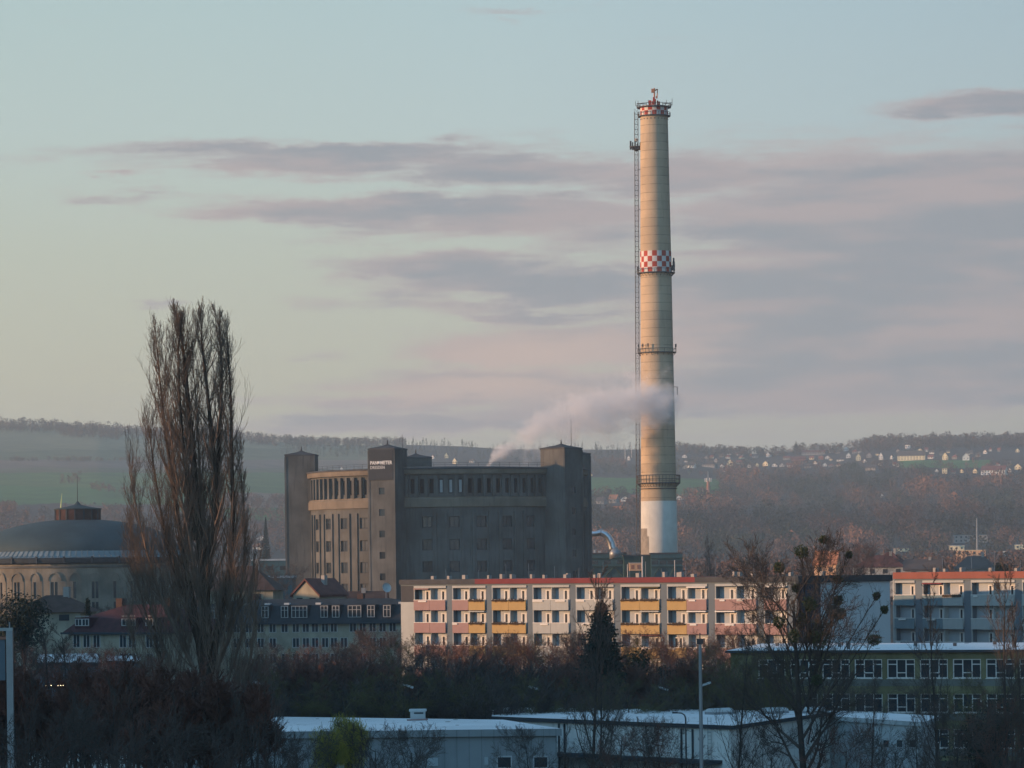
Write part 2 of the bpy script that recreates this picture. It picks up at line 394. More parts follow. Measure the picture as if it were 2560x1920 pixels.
def np_mesh(name, V, faces, matl, colors=None, smooth=False):
    me = bpy.data.meshes.new(name); k = faces.shape[1]
    me.vertices.add(len(V)); me.vertices.foreach_set('co', np.ascontiguousarray(V, dtype=np.float32).ravel())
    me.loops.add(faces.size); me.loops.foreach_set('vertex_index', faces.astype(np.int32).ravel())
    me.polygons.add(len(faces)); me.polygons.foreach_set('loop_start', np.arange(0, faces.size, k, dtype=np.int32))
    try: me.polygons.foreach_set('loop_total', np.full(len(faces), k, dtype=np.int32))
    except Exception: pass
    me.update(calc_edges=True)
    if colors is not None:
        ca = me.color_attributes.new('Col', 'FLOAT_COLOR', 'POINT')
        ca.data.foreach_set('color', np.concatenate([colors, np.ones((len(colors), 1))], 1).astype(np.float32).ravel())
    if smooth: me.polygons.foreach_set('use_smooth', [True]*len(me.polygons))
    me.materials.append(matl); me.validate(); me.update()
    o = bpy.data.objects.new(name, me); col.objects.link(o); return o
ground = np_mesh('ground', V, faces, mat('ground_fields', (.1,.1,.1), attr=True, var=.35, vscale=.02), C.reshape(-1, 3), True)
tag(ground, kind='structure')

# ------------------------------------------------------------------ hill village list
G = 'houses of the hill village'
HS = [
 ('pale gabled house just right of the chimney, left end of the village row',1728,1170,22,13,'farwhite','fargrey','long'),
 ('wide grey roofed house above the brick radio tower',1775,1168,32,14,'fargr','fargrey','hip'),
 ('bright cream gabled house standing taller than its row, right of the radio tower',1825,1165,14,17,'faryellow','fargrey','gable'),
 ('small white gable, first of the five little gables right of the tall cream house',1873,1169,9,9,'farwhite','farred','gable'),
 ('small cream gable, second of the five little gables right of the tall cream house',1892,1166,9,9,'faryellow','fargrey','gable'),
 ('yellow gable with wide eaves, third and largest of the five little gables',1916,1165,14,12,'faryellow','fargrey','gable'),
 ('low white gable, fourth of the five little gables',1937,1167,13,8,'farwhite','fargrey','gable'),
 ('low white gable, last of the five little gables',1955,1167,11,8,'farwhite','farred','gable'),
 ('bright steep gabled house just under the ridge, above the five little gables',1922,1143,10,13,'farwhite','farred','gable'),
 ('dull grey house under the ridge, left of the bright steep gable',1888,1145,14,10,'fargr','fargrey','long'),
 ('lone yellow gabled house beside the foot of the brick radio tower',1753,1250,16,14,'faryellow','fargrey','gable'),
 ('half hidden white house touching the right edge of the chimney',1700,1250,14,12,'farwhite','fargrey','gable'),
 ('tiny lit house beside the right stair tower of the big gasometer',1476,1190,10,8,'faryellow','farred','gable'),
 ('little white chapel-like house left of the chimney ladder',1572,1151,7,12,'farwhite','farred','gable'),
 ('grey roofed house low on the slope, nearest the big gasometer',1502,1260,26,15,'fargr','fargrey','long'),
 ('house with sunlit orange roof left of the chimney ladder',1535,1258,20,20,'fargr','farorange','long'),
 ('greyish house with pale front between the orange roof and the ladder',1563,1254,20,12,'farwhite','fargrey','gable'),
 ('yellow fronted house touching the chimney ladder',1586,1249,14,11,'faryellow','farred','long'),
 ('low lit row building below the orange roofed house',1547,1275,26,9,'farorange','farorange','flat'),
 ('narrow bright cream house, tallest in the middle of the village',2146,1152,12,18,'faryellow','fargrey','gable'),
 ('small grey white house left of the narrow bright cream house',2121,1145,11,13,'farwhite','fargrey','gable'),
 ('low bright white bungalow left of the narrow cream house',2101,1153,17,8,'farwhite','fargrey','hip'),
 ('first small lit house right of the red tiled row',2030,1149,11,8,'faryellow','farred','long'),
 ('second small lit house right of the red tiled row',2053,1149,11,8,'farorange','farred','long'),
 ('tall white house midway between the narrow cream house and the white flats',2203,1150,10,19,'farwhite','fargrey','gable'),
 ('grey fronted house with brown roof left of the tall white house',2173,1144,13,11,'fargr','farred','gable'),
 ('small pale house above the roof of the white flats',2270,1121,12,9,'farwhite','fargrey','flat'),
 ('tall yellow white gable right of the white flats',2364,1150,13,19,'faryellow','fargrey','gable'),
 ('broad white house with round topped gable, rightmost on the upper street',2415,1151,17,18,'farwhite','farred','gable'),
 ('boxy lit house below the green field, left one',2362,1184,12,13,'faryellow','fargrey','flat'),
 ('tiny lit house in the middle below the green field',2405,1182,8,9,'faryellow','farred','gable'),
 ('steep lit gable on the right below the green field',2439,1183,10,13,'faryellow','fargrey','gable'),
 ('large farmhouse with broad brown roof and bright wall strip',2486,1187,60,22,'farwhite','farred','long'),
 ('bright gabled house at the right edge of the photo on the hill',2546,1174,16,14,'faryellow','fargrey','gable'),
 ('long pinkish building just below the ridge',2035,1137,58,11,'fargr','farred','long'),
 ('pink gabled house above the long row, on the skyline',2116,1127,11,11,'farwhite','farred','gable'),
 ('red tiled row left of the small lit houses',1997,1151,34,9,'farred','farred','long'),
 ('tiny pale gable in the wood below the village',2204,1243,7,9,'farwhite','farred','gable'),
 ('pink roofed house alone in the wood on the right',2385,1242,17,13,'farorange','farred','gable'),
 ('brown roofed farm below the tall white house',2180,1176,26,12,'fargr','fargrey','long'),
 ('bright yellow tall house behind the roof of the big gasometer',1117,1146,8,14,'faryellow','fargrey','gable'),
 ('steep yellow gable right of the tall yellow house behind the gasometer roof',1138,1160,10,15,'faryellow','fargrey','gable'),
 ('small grey house left of the tall yellow house behind the gasometer roof',1083,1147,7,9,'farwhite','farred','gable'),
 ('low pale house left of the steam plume',1180,1157,11,8,'farwhite','fargrey','long'),
 ('tiny lit house between the left and middle stair towers',854,1176,6,9,'farwhite','farred','gable'),
 ('small dull house between the left and middle stair towers',900,1176,10,7,'fargr','fargrey','long'),
 ('small dull house near the sign tower on the far field edge',880,1177,8,6,'fargr','fargrey','gable'),
 ('grey gabled house at the very left of the village row beside the chimney',1712,1172,10,8,'fargr','fargrey','gable'),
 ('small lit gable left of the bright cream house, behind its hedge',1806,1168,9,7,'farwhite','farred','gable'),
 ('reddish roofed house just right of the tall cream house',1848,1160,14,9,'fargr','farred','long'),
 ('small lit house high above the second of the five gables',1878,1141,7,7,'farorange','farred','gable'),
 ('pink roofed row house left of the red tiled row',1968,1149,18,8,'fargr','farred','long'),
 ('grey house below the red tiled row',2020,1170,16,9,'fargr','fargrey','long'),
 ('white gable lower down between the red tiled row and the bungalow',2062,1166,10,8,'farwhite','fargrey','gable'),
 ('dull brown roofed house right of the little gable below the bungalow',2078,1168,14,8,'fargr','farred','hip'),
 ('small white house right of the narrow bright cream house',2162,1156,8,8,'farwhite','farred','gable'),
 ('tiny bright gable left of the white flats',2230,1148,8,10,'farwhite','fargrey','gable'),
 ('low red roof joining the white flats on the right',2328,1147,14,9,'farwhite','farred','long'),
 ('dull house between the tall yellow white gable and the round topped gable',2388,1148,14,11,'fargr','farred','hip'),
 ('small grey house right of the round topped gable',2446,1142,12,9,'fargr','fargrey','long'),
 ('tiny white house just left of the boxy lit house',2342,1180,8,7,'farwhite','fargrey','gable'),
 ('low grey house between the boxy lit house and the tiny lit house',2384,1184,10,7,'fargr','farred','long'),
 ('small lit gable near the brown roofed farmhouse, right end',2524,1180,9,9,'farwhite','farred','gable'),
 ('pinkish house on the skyline left of the long row',1975,1131,12,8,'fargr','farred','gable'),
]
HPOS = [(a[1], a[2], a[3]) for a in HS]+[(2279,1151,76),(655,1352,22),(615,1362,11),(652,1374,30),(2253,1380,38),(2427,1358,84),(2392,1378,38),(2427,1390,74),(2512,1392,9),(2552,1374,30),(1771,1250,8)]
# ------------------------------------------------------------------ far woods: one mass each, many small crowns
rng = np.random.default_rng(5)
def wood(name, pts, hts, cols, ntri=52, spread=.42, tsz=.115, kind='broad', **kw):
    n = len(pts); pts = np.array(pts); hts = np.array(hts); cols = np.array(cols)
    th = rng.random((n, ntri))*2*np.pi; rr = np.sqrt(rng.random((n, ntri)))
    zz = rng.random((n, ntri))
    if kind == 'cone': rad = (1-zz)*.22*rr+.01; zc = .08+zz*.92
    else: rad = spread*rr*np.sqrt(np.clip(1-(zz*2-1)**2*.9, .05, 1)); zc = .22+zz*.70
    c = np.stack([pts[:, None, 0]+hts[:, None]*rad*np.cos(th), pts[:, None, 1]+hts[:, None]*rad*np.sin(th), pts[:, None, 2]+hts[:, None]*zc], -1)
    off = rng.normal(size=(n, ntri, 3, 3))*np.array([.8, .8, .95]); off = off*(hts[:, None, None, None]*tsz)
    Vv = (c[:, :, None, :]+off*.6)
    tw = hts*.018+.05                                        # trunks as slim three-sided posts
    tr = []
    for k in range(3):
        a = 2*np.pi*k/3; tr.append(np.stack([pts[:,0]+tw*np.cos(a), pts[:,1]+tw*np.sin(a), pts[:,2]-1], -1))
    apex = np.stack([pts[:,0], pts[:,1], pts[:,2]+hts*.8], -1)
    T = np.stack([np.stack([tr[k], tr[(k+1)%3], apex], 1) for k in range(3)], 1)
    Vv = np.concatenate([Vv, T], 1).reshape(-1, 3)
    cc_ = np.repeat(cols, (ntri+3)*3, 0)*(.8+.4*rng.random((len(Vv)//3, 1))).repeat(3, 0)
    fc = np.arange(len(Vv)).reshape(-1, 3)
    o = np_mesh(name, Vv, fc, M['farwood'], cc_)
    return tag(o, kw.get('label'), kw.get('cat'), kind='stuff')
def scatter(n, pxr, pyf, hmin, hmax, cset, dmin=None):
    P, Hh, Cc = [], [], []
    for _ in range(n):
        px = rng.uniform(*pxr); y0, y1 = pyf(px); py = rng.uniform(y0, y1)
        if any(abs(px-hx) < hw_*.55+5 and hy-2 < py < hy+21 for hx, hy, hw_ in HPOS) and rng.random() < .93: continue
        p = hit(px, py); P.append(tuple(p)); Hh.append(rng.uniform(hmin, hmax)); Cc.append(cset[rng.integers(len(cset))])
    return P, Hh, Cc
BR = [np.array(c)*1.15 for c in ((.105,.07,.058),(.085,.062,.055),(.13,.080,.060),(.075,.068,.055),(.10,.065,.06))]
RD = [np.array(c) for c in ((.17,.085,.06),(.14,.08,.06),(.12,.075,.06),(.19,.10,.065))]
DK = [np.array(c) for c in ((.035,.050,.036),(.045,.055,.04),(.05,.05,.04))]
sk = lambda px: float(np.interp(px, SKY_PX, SKY_PY))
P, Hh, Cc = scatter(900, (-60, 1010), lambda x: (sk(x)+1, sk(x)+ (18 if x < 700 else 9)), 9, 17, BR)
P2, H2, C2 = scatter(160, (150, 300), lambda x: (sk(x)+10, sk(x)+28), 8, 15, BR); P += P2; Hh += H2; Cc += C2
wood('ridge_wood', P, Hh, Cc, label='bare brown wood along the ridge above the left fields', cat='wood')
P, Hh, Cc = scatter(420, (700, 1640), lambda x: (sk(x)+1, sk(x)+34), 9, 16, DK+[BR[3]])
wood('conifer_wood', P, Hh, Cc, kind='cone', tsz=.09, ntri=40, label='dark conifer wood on the ridge behind the big gasometer', cat='wood')
P, Hh, Cc = scatter(850, (1640, 2620), lambda x: (sk(x)+1, sk(x)+14), 8, 17, BR+[DK[1]])
P2, H2, C2 = scatter(300, (2150, 2620), lambda x: (sk(x)+1, sk(x)+22), 12, 22, BR); P += P2; Hh += H2; Cc += C2
wood('village_wood', P, Hh, Cc, label='bare trees along the ridge above the hill village', cat='wood')
def slope_y(x):
    if x < 1800: return (1236+nzz(x), 1398)
    return (1168+nzz(x), 1398)
nzz = lambda x: 5*math.sin(x*.02)+4*math.sin(x*.053)
P, Hh, Cc = scatter(4200, (1440, 2640), slope_y, 6, 16, BR+BR+[RD[1], RD[2], DK[2]])
P2, H2, C2 = scatter(260, (1440, 1800), lambda x: (1156+nzz(x)*.5, 1196+nzz(x)*.6), 7, 12, BR+RD); P += P2; Hh += H2; Cc += C2
keep = [i for i, p in enumerate(P) if not (proj(*p)[1] < 1238 and proj(*p)[1] > 1194 and proj(*p)[0] < 1800) and not (2255 < proj(*p)[0] < 2470 and 1146 < proj(*p)[1] < 1170)]
P = [P[i] for i in keep]; Hh = [Hh[i] for i in keep]; Cc = [Cc[i] for i in keep]
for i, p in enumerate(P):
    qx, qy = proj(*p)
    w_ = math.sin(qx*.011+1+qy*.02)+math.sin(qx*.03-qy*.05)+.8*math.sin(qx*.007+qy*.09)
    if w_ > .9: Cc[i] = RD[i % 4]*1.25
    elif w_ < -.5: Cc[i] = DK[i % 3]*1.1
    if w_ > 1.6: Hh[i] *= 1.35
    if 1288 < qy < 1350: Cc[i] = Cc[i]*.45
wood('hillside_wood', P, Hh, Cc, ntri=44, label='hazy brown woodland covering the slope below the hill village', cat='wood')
P, Hh, Cc = scatter(700, (-40, 720), lambda x: (1282+nzz(x), 1398), 8, 13, BR+RD)
P2, H2, C2 = scatter(26, (150, 200), lambda x: (1190, 1212), 5, 8, RD); P += P2; Hh += H2; Cc += C2
P2, H2, C2 = scatter(60, (225, 420), lambda x: (1216+(x-225)*.10, 1226+(x-225)*.16), 5, 8, RD); P += P2; Hh += H2; Cc += C2
P2, H2, C2 = scatter(70, (0, 40), lambda x: (1268, 1300), 6, 9, RD); P += P2; Hh += H2; Cc += C2
P2, H2, C2 = scatter(90, (20, 420), lambda x: (1152, 1156), 5, 8, BR); P += P2; Hh += H2; Cc += C2
P2, H2, C2 = scatter(120, (560, 720), lambda x: (1250, 1275), 6, 10, RD+BR); P += P2; Hh += H2; Cc += C2
wood('valley_scrub', P, Hh, Cc, label='reddish scrub and hedges between the left fields', cat='scrub')
# valley trees nearer than the slope
P, Hh, Cc = [], [], []
for _ in range(900):
    D = rng.uniform(1150, 2100); px = rng.uniform(1440, 2640); p = at(px, 1420, D); P.append((p.x, D, float(gz(p.x, D))))
    Hh.append(rng.uniform(9, 17)*(1 if px > 1700 else .9)); Cc.append((BR+RD)[rng.integers(9)])
for _ in range(420):
    D = rng.uniform(1150, 2100); px = rng.uniform(-60, 720); p = at(px, 1420, D); P.append((p.x, D, float(gz(p.x, D))))
    Hh.append(rng.uniform(7, 13)); Cc.append((BR+RD)[rng.integers(9)])
wood('valley_wood', P, Hh, Cc, ntri=90, tsz=.07, label='reddish brown bare trees filling the valley behind the flats', cat='wood')

# ------------------------------------------------------------------ hill houses
def house(label, px, py, wpx, hpx, wallm='farwhite', roofm='fargrey', style='gable', depth=1.0, cat='house', D=None, rz=None, group=None, name='house', floors=1):
    if D is None: p = hit(px, py); D = p.y
    else: p = at(px, py, D)
    k = D/F; W = wpx*k; Ht = hpx*k
    rot = rz if rz is not None else math.radians(random.Random(int(px)).uniform(-28, -4))
    t = thing(name, label, cat, (p.x, p.y, p.z), rot, group)
    dp = W*depth; base = -6.0
    a, b = W/2, dp/2
    m = MB(); r = MB()
    if style == 'gable':       # gable faces the camera
        ev = Ht*.52
        m.box(-a, a, -b, b, base, ev)
        m.tri((-a,-b,ev), (a,-b,ev), (0,-b,Ht)); m.tri((a,b,ev), (-a,b,ev), (0,b,Ht))
        e = .07*W; q = .4
        for s in (-1, 1):
            r.quad((s*(a+e),-b-q,ev-e), (0,-b-q,Ht+.25), (0,b+q,Ht+.25), (s*(a+e),b+q,ev-e))
            r.quad((s*(a+e),-b-q,ev-e+.35), (0,-b-q,Ht+.6), (0,b+q,Ht+.6), (s*(a+e),b+q,ev-e+.35))
            r.quad((s*(a+e),-b-q,ev-e), (0,-b-q,Ht+.25), (0,-b-q,Ht+.6), (s*(a+e),-b-q,ev-e+.35))
    elif style == 'long':      # ridge runs across
        ev = Ht*.5; m.box(-a, a, -b, b, base, ev)
        for s in (-1, 1): m.tri((s*a,-b,ev), (s*a,b,ev), (s*a,0,Ht))
        q = .5
        for s in (-1, 1):
            r.quad((-a-q,s*(b+q),ev-.3), (a+q,s*(b+q),ev-.3), (a+q,0,Ht+.2), (-a-q,0,Ht+.2))
            r.quad((-a-q,s*(b+q),ev+.05), (a+q,s*(b+q),ev+.05), (a+q,0,Ht+.5), (-a-q,0,Ht+.5))
    elif style == 'hip':
        ev = Ht*.42; m.box(-a, a, -b, b, base, ev); q = .6; rl = max(a-b, a*.15)
        A = [(-a-q,-b-q,ev), (a+q,-b-q,ev), (a+q,b+q,ev), (-a-q,b+q,ev)]; T0 = (-rl,0,Ht); T1 = (rl,0,Ht)
        r.quad(A[0],A[1],T1,T0); r.quad(A[2],A[3],T0,T1); r.tri(A[1],A[2],T1); r.tri(A[3],A[0],T0); r.quad(A[3],A[2],A[1],A[0])
    else:
        ev = Ht*.93; m.box(-a, a, -b, b, base, ev); r.box(-a-.3, a+.3, -b-.3, b+.3, ev+.003, Ht)
    m.build('wall', M[wallm], t); ro = r.build('roof', M[roofm], t)
    if style in ('gable', 'long', 'hip') and wpx > 9:
        c = MB(); c.box(a*.35-.4, a*.35+.4, -.4, .4, Ht*.7, Ht+1.1); c.build('chimney', M['fargr'], ro)
    # windows
    ev2 = ev if style != 'gable' else Ht*.5
    nw = max(2, min(9, int(W/3.6))); nf = max(1, min(5, int(ev2/2.7))) if floors == 1 else floors
    ww = min(1.4, W/nw*.45); hh = min(1.5, ev2/nf*.5)
    proto = MB(); proto.box(-ww/2, ww/2, -.06, .06, -hh/2, hh/2); pw = None
    for j in range(nf):
        for i in range(nw):
            x = -a+W*(i+.5)/nw; z = ev2*(j+.55)/nf
            if pw is None: pw = proto.build('window', M['glass'], t, (x, -b-.02, z))
            else:
                c = pw.copy(); col.objects.link(c); c.parent = t; c.location = (x, -b-.02, z)
    return t
EX = []; SEEN = set()
rgx = random.Random(21); k_ = 0
for px in range(1716, 2556, 14):
    for row in (0, 1, 2):
        q = px+rgx.uniform(-7, 7); py = (1134, 1151, 1166)[row]+rgx.uniform(-6, 6)+(8 if q < 1900 else 0)+(14 if q > 2330 and row else 0)
        if py < float(np.interp(q, SKY_PX, SKY_PY))+6 or any(abs(q-hx) < hw_*.5+9 and abs(py-hy) < 11 for hx, hy, hw_ in HPOS) or (2255 < q < 2470 and 1150 < py < 1172) or rgx.random() < .22: continue
        EX.append((q, py))
for k_, (q, py) in enumerate(EX):
    col_ = ('farwhite','fargr','faryellow','farwhite')[rgx.randrange(4)]; rf_ = ('farred','fargrey','farred')[rgx.randrange(3)]; st_ = ('gable','long','hip')[rgx.randrange(3)]
    near_ = min(HS, key=lambda a: abs(a[1]-q)+abs(a[2]-py)*2)
    lab_ = f'tiny {dict(farwhite="white", fargr="dull grey", faryellow="cream")[col_]} house with {dict(farred="reddish", fargrey="grey")[rf_]} roof '+('up-slope from' if py < near_[2] else 'down-slope from')+' the '+' '.join(near_[0].split()[:6])
    while ' '.join(lab_.split()[:16]) in SEEN: lab_ = ('small ' if 'small' not in lab_ else 'second ')+lab_.replace('tiny ', '')
    SEEN.add(' '.join(lab_.split()[:16]))
    house(' '.join(lab_.split()[:16]), q, py, rgx.uniform(7, 13), rgx.uniform(6, 10), col_, rf_, st_, group='small scattered houses of the hill village')
for a in HS: house(a[0],a[1],a[2],a[3],a[4],a[5],a[6],a[7], group=G)
house('white three storey block of flats in the hill village', 2279, 1151, 68, 23, 'faryellow', 'fargrey', 'long', depth=.28, cat='flats', name='block_of_flats', floors=3, rz=R_(-14))
house('low lit house in the valley beyond the poplar, right side', 655, 1352, 22, 11, 'farwhite', 'farred', 'gable')
house('small lit gable showing through the right edge of the poplar', 615, 1362, 11, 12, 'faryellow', 'fargrey', 'gable')
house('orange roofed house below the lit house right of the poplar', 652, 1374, 30, 14, 'farwhite', 'farorange', 'long')
VG = 'buildings of the valley'
house('long low building with a bright front far right of the mistletoe tree', 2253, 1380, 38, 9, 'faryellow', 'farred', 'flat', depth=.4, group=VG, name='workshop', cat='workshop', rz=R_(-10))
house('pale hall with a flat roof and a mast behind it', 2427, 1358, 84, 20, 'fargr', 'bluegrey', 'flat', depth=.4, group=VG, name='hall', cat='hall', rz=R_(-6))
house('bright flat block behind the sunlit works front', 2392, 1378, 38, 14, 'faryellow', 'farwhite', 'flat', depth=.5, group=VG, name='works_building', cat='building', rz=R_(-10))
house('sunlit orange and cream works front in the valley', 2427, 1390, 74, 15, 'orangewall', 'faryellow', 'flat', depth=.3, D=2000, group=VG, name='works_building', cat='building', rz=R_(-10))
house('slim bright building left of the dark round tree', 2512, 1392, 9, 15, 'farwhite', 'fargrey', 'flat', D=2000, group=VG)
house('lit flat building cut by the right edge of the photo', 2552, 1374, 30, 12, 'faryellow', 'farwhite', 'flat', depth=.4, group=VG, name='workshop', cat='workshop', rz=R_(-10))
house('large hipped house with red tiled roof above the dark gable end', 2205, 1440, 130, 52, 'cream', 'redtile', 'hip', depth=.7, D=1050, group='red roofed houses behind the flats', rz=R_(-16))
house('red hipped roof peeping up behind the large red hipped house', 2225, 1432, 74, 52, 'cream', 'redtile', 'hip', depth=.8, D=1130, group='red roofed houses behind the flats', rz=R_(-20))
house('orange red building behind the branches of the mistletoe tree', 2068, 1440, 56, 60, 'orangewall', 'farorange', 'long', depth=.7, D=1150, group='red roofed houses behind the flats', rz=R_(-20))
house('grey roofed house behind the orange attic band, left one', 2310, 1446, 90, 44, 'fargr', 'fargrey', 'long', depth=.5, D=1000, rz=R_(-14))
house('grey roofed house behind the orange attic band, right one', 2440, 1446, 100, 56, 'fargr', 'fargrey', 'hip', depth=.6, D=1020, rz=R_(-14))
# radio tower
p = hit(1771, 1250); k = p.y/F
t = thing('radio_tower', 'brick red radio tower with a ring of white antennas on the slope', 'tower', tuple(p))
MB().tube([(0,0,-3),(0,0,46*k)], [5.2*k,3.4*k], 8, cap=True).build('shaft', M['brick'], t)
MB().tube([(0,0,46*k),(0,0,71*k)], [1.6*k,.9*k], 6, cap=True).build('mast', M['galv'], t)
for i in range(6):
    a = i*math.pi/3; m = MB(); m.box(-.5,.5,-.3,.3,-2.2,2.2); m.build('antenna_panel', M['white'], t, (8*k*math.cos(a), 8*k*math.sin(a), 49*k), a)
m = MB(); 
for i in range(6):
    a = i*math.pi/3; m.tube([(0,0,49*k),(8*k*math.cos(a), 8*k*math.sin(a), 49*k)], .25, 4)
m.build('antenna_arm', M['galv'], t)
for (px, y0, y1, lab) in ((1563,1153,1118,'white pole mast left of the small chapel-like house'),(1579,1145,1113,'white pole mast beside the chimney ladder on the ridge'),(2443,1370,1296,'thin mast rising behind the pale valley hall')):
    p = hit(px, y0) if y0 < 1300 else at(px, y0, 2200); k = p.y/F
    tag(MB().tube([(0,0,-2),(0,0,(y0-y1)*k)], [.75,.45], 6, cap=True).build('pole_mast', M['white'] if px < 2000 else M['galv'], None, tuple(p)), lab, 'mast')

# ------------------------------------------------------------------ big gasometer
def gasometer():
    c = at(1122, 1422, 900); cx, cy = c.x, c.y; Rw = 35.2; TO = -22.0
    t = thing('gasometer', 'huge grey concrete gasometer with square stair towers and a loggia under its roof', 'gasometer', (cx, cy, 0))
    # local angle phi: 0 faces the camera (-Y), positive to the right
    def P(phi, z, d=0, Rr=Rw):
        a = R_(phi); r = Rr-d; return (r*math.sin(a), -r*math.cos(a), z)
    rows = [(7.3,10.),(12.9,15.6),(18.2,20.9),(23.6,26.3),(29.2,31.9)]
    wins = [14.5+11*i for i in range(5)]   # offsets from the tower angle (bay spans 0..72)
    hw = 2.05
    us = [0]; 
    for a in wins: us += [a-hw, a+hw]
    us.append(72)
    zs = [0]
    for a, b in rows: zs += [a, b]
    zs.append(34.2)
    holes = {(1+2*i, 1+2*j) for i in range(5) for j in range(5)}
    def bay_mesh(phi0):
        m = cylgrid(lambda u, z, d: P(phi0+u, z, d), us, zs, holes, .75)
        return m
    lus = [0]; lw = .85; nl = 15; lp = [8.6+ (72-17.2)*(i)/(nl-1) for i in range(nl)]
    for a in lp: lus += [a-lw, a+lw]
    lus.append(72)
    lzs = [36.7, 37.6, 41.2, 42.3]; lh = {(1+2*i, 1) for i in range(nl)}
    for b in range(5):
        phi0 = TO-72+72*b; vis = b in (0, 1)
        bay_mesh(phi0).build('wall', [M['conc'], M['hole']], t)
        cylgrid(lambda u, z, d: P(phi0+u, z, d, Rw-.25), lus, lzs, lh, .9).build('loggia_wall', [M['conc'], M['hole']], t)
        lg = MB()
        for i in range(nl+1):       # piers standing between the loggia openings
            a = phi0+(lp[0]-2.0 if i == 0 else lp[-1]+2.0 if i == nl else (lp[i-1]+lp[i])/2)
            lg.quad(P(a-.62,36.7,-.45), P(a+.62,36.7,-.45), P(a+.62,41.9,-.45), P(a-.62,41.9,-.45))
            lg.quad(P(a-.62,36.7,.25), P(a-.62,36.7,-.45), P(a-.62,41.9,-.45), P(a-.62,41.9,.25)); lg.quad(P(a+.62,36.7,-.45), P(a+.62,36.7,.25), P(a+.62,41.9,.25), P(a+.62,41.9,-.45))
            lg.quad(P(a-.62,41.9,-.45), P(a+.62,41.9,-.45), P(a+.62,41.9,.25), P(a-.62,41.9,.25))
        lg.build('loggia_pier', M['conc'], t)
        pl = MB()
        for i in range(4):
            a = phi0+(wins[i]+wins[i+1])/2
            for s in (-1, 1):
                q = a+s*2.1
                pl.quad(P(q-.45,0,-.35), P(q+.45,0,-.35), P(q+.45,33.0,-.35), P(q-.45,33.0,-.35))
                pl.quad(P(q-.45,0,0), P(q-.45,0,-.35), P(q-.45,33.0,-.35), P(q-.45,33.0,0)); pl.quad(P(q+.45,0,-.35), P(q+.45,0,0), P(q+.45,33.0,0), P(q+.45,33.0,-.35))
                pl.quad(P(q-.45,33,-.35), P(q+.45,33,-.35), P(q+.45,33,0), P(q-.45,33,0))
        pl.build('pilaster', M['conc'], t)
        if vis:
            for i in range(5):
                for j, (z0, z1) in enumerate(rows):
                    a = phi0+wins[i]; q = P(a, (z0+z1)/2, .45); wd = 2*R_(hw)*Rw*.93
                    fr = MB(); f_ = .16; h2 = (z1-z0)/2-.04
                    fr.box(-wd/2, wd/2, -.06, .06, -h2, -h2+f_); fr.box(-wd/2, wd/2, -.06, .06, h2-f_, h2)
                    for x in (-wd/2, -f_/2, wd/2-f_): fr.box(x, x+f_, -.055, .055, -h2+f_, h2-f_)
                    fo = fr.build('window', M['fascia'], t, q, R_(a))
                    MB().box(-wd/2+.02, wd/2-.02, .0, .03, -h2+.02, h2-.02).build('pane', M['glass'], fo)
            for i in range(nl):
                a = phi0+lp[i]; q = P(a, 39.4, .75)
                if i in (3, 4, 5) and b == 1:      # pale grey loggia panes in a few openings
                    MB().box(-.35, .35, -.03, .03, -1.6, 1.5).build('loggia_pane', M['unit'], t, q, R_(a))
    # bands and cornice as rings (lathe is about z, full circle)
    def ring(prof, name, ma): MB().lathe(prof, 180).build(name, M[ma], t)
    ring([(Rw,34.2),(Rw+.45,34.25),(Rw+.45,36.2),(Rw+.2,36.5),(Rw+.2,36.72),(Rw-.3,36.72)], 'ledge_band', 'conc_band')
    ring([(Rw-.3,42.3),(Rw+.6,42.35),(Rw+.7,42.9),(Rw+.7,43.5),(Rw+.2,43.55)], 'cornice', 'conc_band')
    ring([(Rw+.7,43.5),(Rw+.9,43.52),(Rw+.9,43.85),(Rw+.5,43.95),(20,44.6),(.1,45.2)], 'roof', 'slate')
    rl = MB()
    for zr in (44.6, 45.1): 
        pts = [((Rw-.2)*math.sin(2*math.pi*i/120), -(Rw-.2)*math.cos(2*math.pi*i/120), zr) for i in range(121)]; rl.tube(pts, .035, 3)
    for i in range(80):
        a = 2*math.pi*i/80; q = ((Rw-.2)*math.sin(a), -(Rw-.2)*math.cos(a)); rl.tube([(q[0],q[1],43.9),(q[0],q[1],45.1)], .04, 3)
    rl.build('roof_railing', M['steel'], t)
    # stair towers
    for b in range(5):
        phi = TO+72*b; a = R_(phi); Wd = 3.5; y0 = -(Rw+6.2); y1 = -(Rw-1.5); ztop = 48.6
        tw = bpy.data.objects.new('stair_tower', None); col.objects.link(tw); tw.parent = t; tw.rotation_euler = (0,0,a)
        # front with window openings
        zw = [(5.9+5.25*i, 7.55+5.25*i) for i in range(7)]; zs2 = [0]
        for p_, q_ in zw: zs2 += [p_, q_]
        zs2.append(ztop)
        cylgrid(lambda u, z, d: (u, y0+d, z), [-Wd, -.75, .75, Wd], zs2, {(1, 1+2*j) for j in range(7)}, .5).build('tower_wall', [M['conc'], M['hole']], tw)
        m = MB(); m.quad((-Wd,y1,0),(-Wd,y0,0),(-Wd,y0,ztop),(-Wd,y1,ztop)); m.quad((Wd,y0,0),(Wd,y1,0),(Wd,y1,ztop),(Wd,y0,ztop)); m.quad((Wd,y1,0),(-Wd,y1,0),(-Wd,y1,ztop),(Wd,y1,ztop))
        m.box(-Wd-.12, -Wd+.35, y0-.12, y0+.35, 0, ztop-.5); m.box(Wd-.35, Wd+.12, y0-.12, y0+.35, 0, ztop-.5)
        m.build('tower_side', M['conc'], tw)
        rf = MB(); e = .12; yc = (y0+y1)/2
        rf.box(-Wd-e, Wd+e, y0-e, y1+e, ztop-.25, ztop+.1)
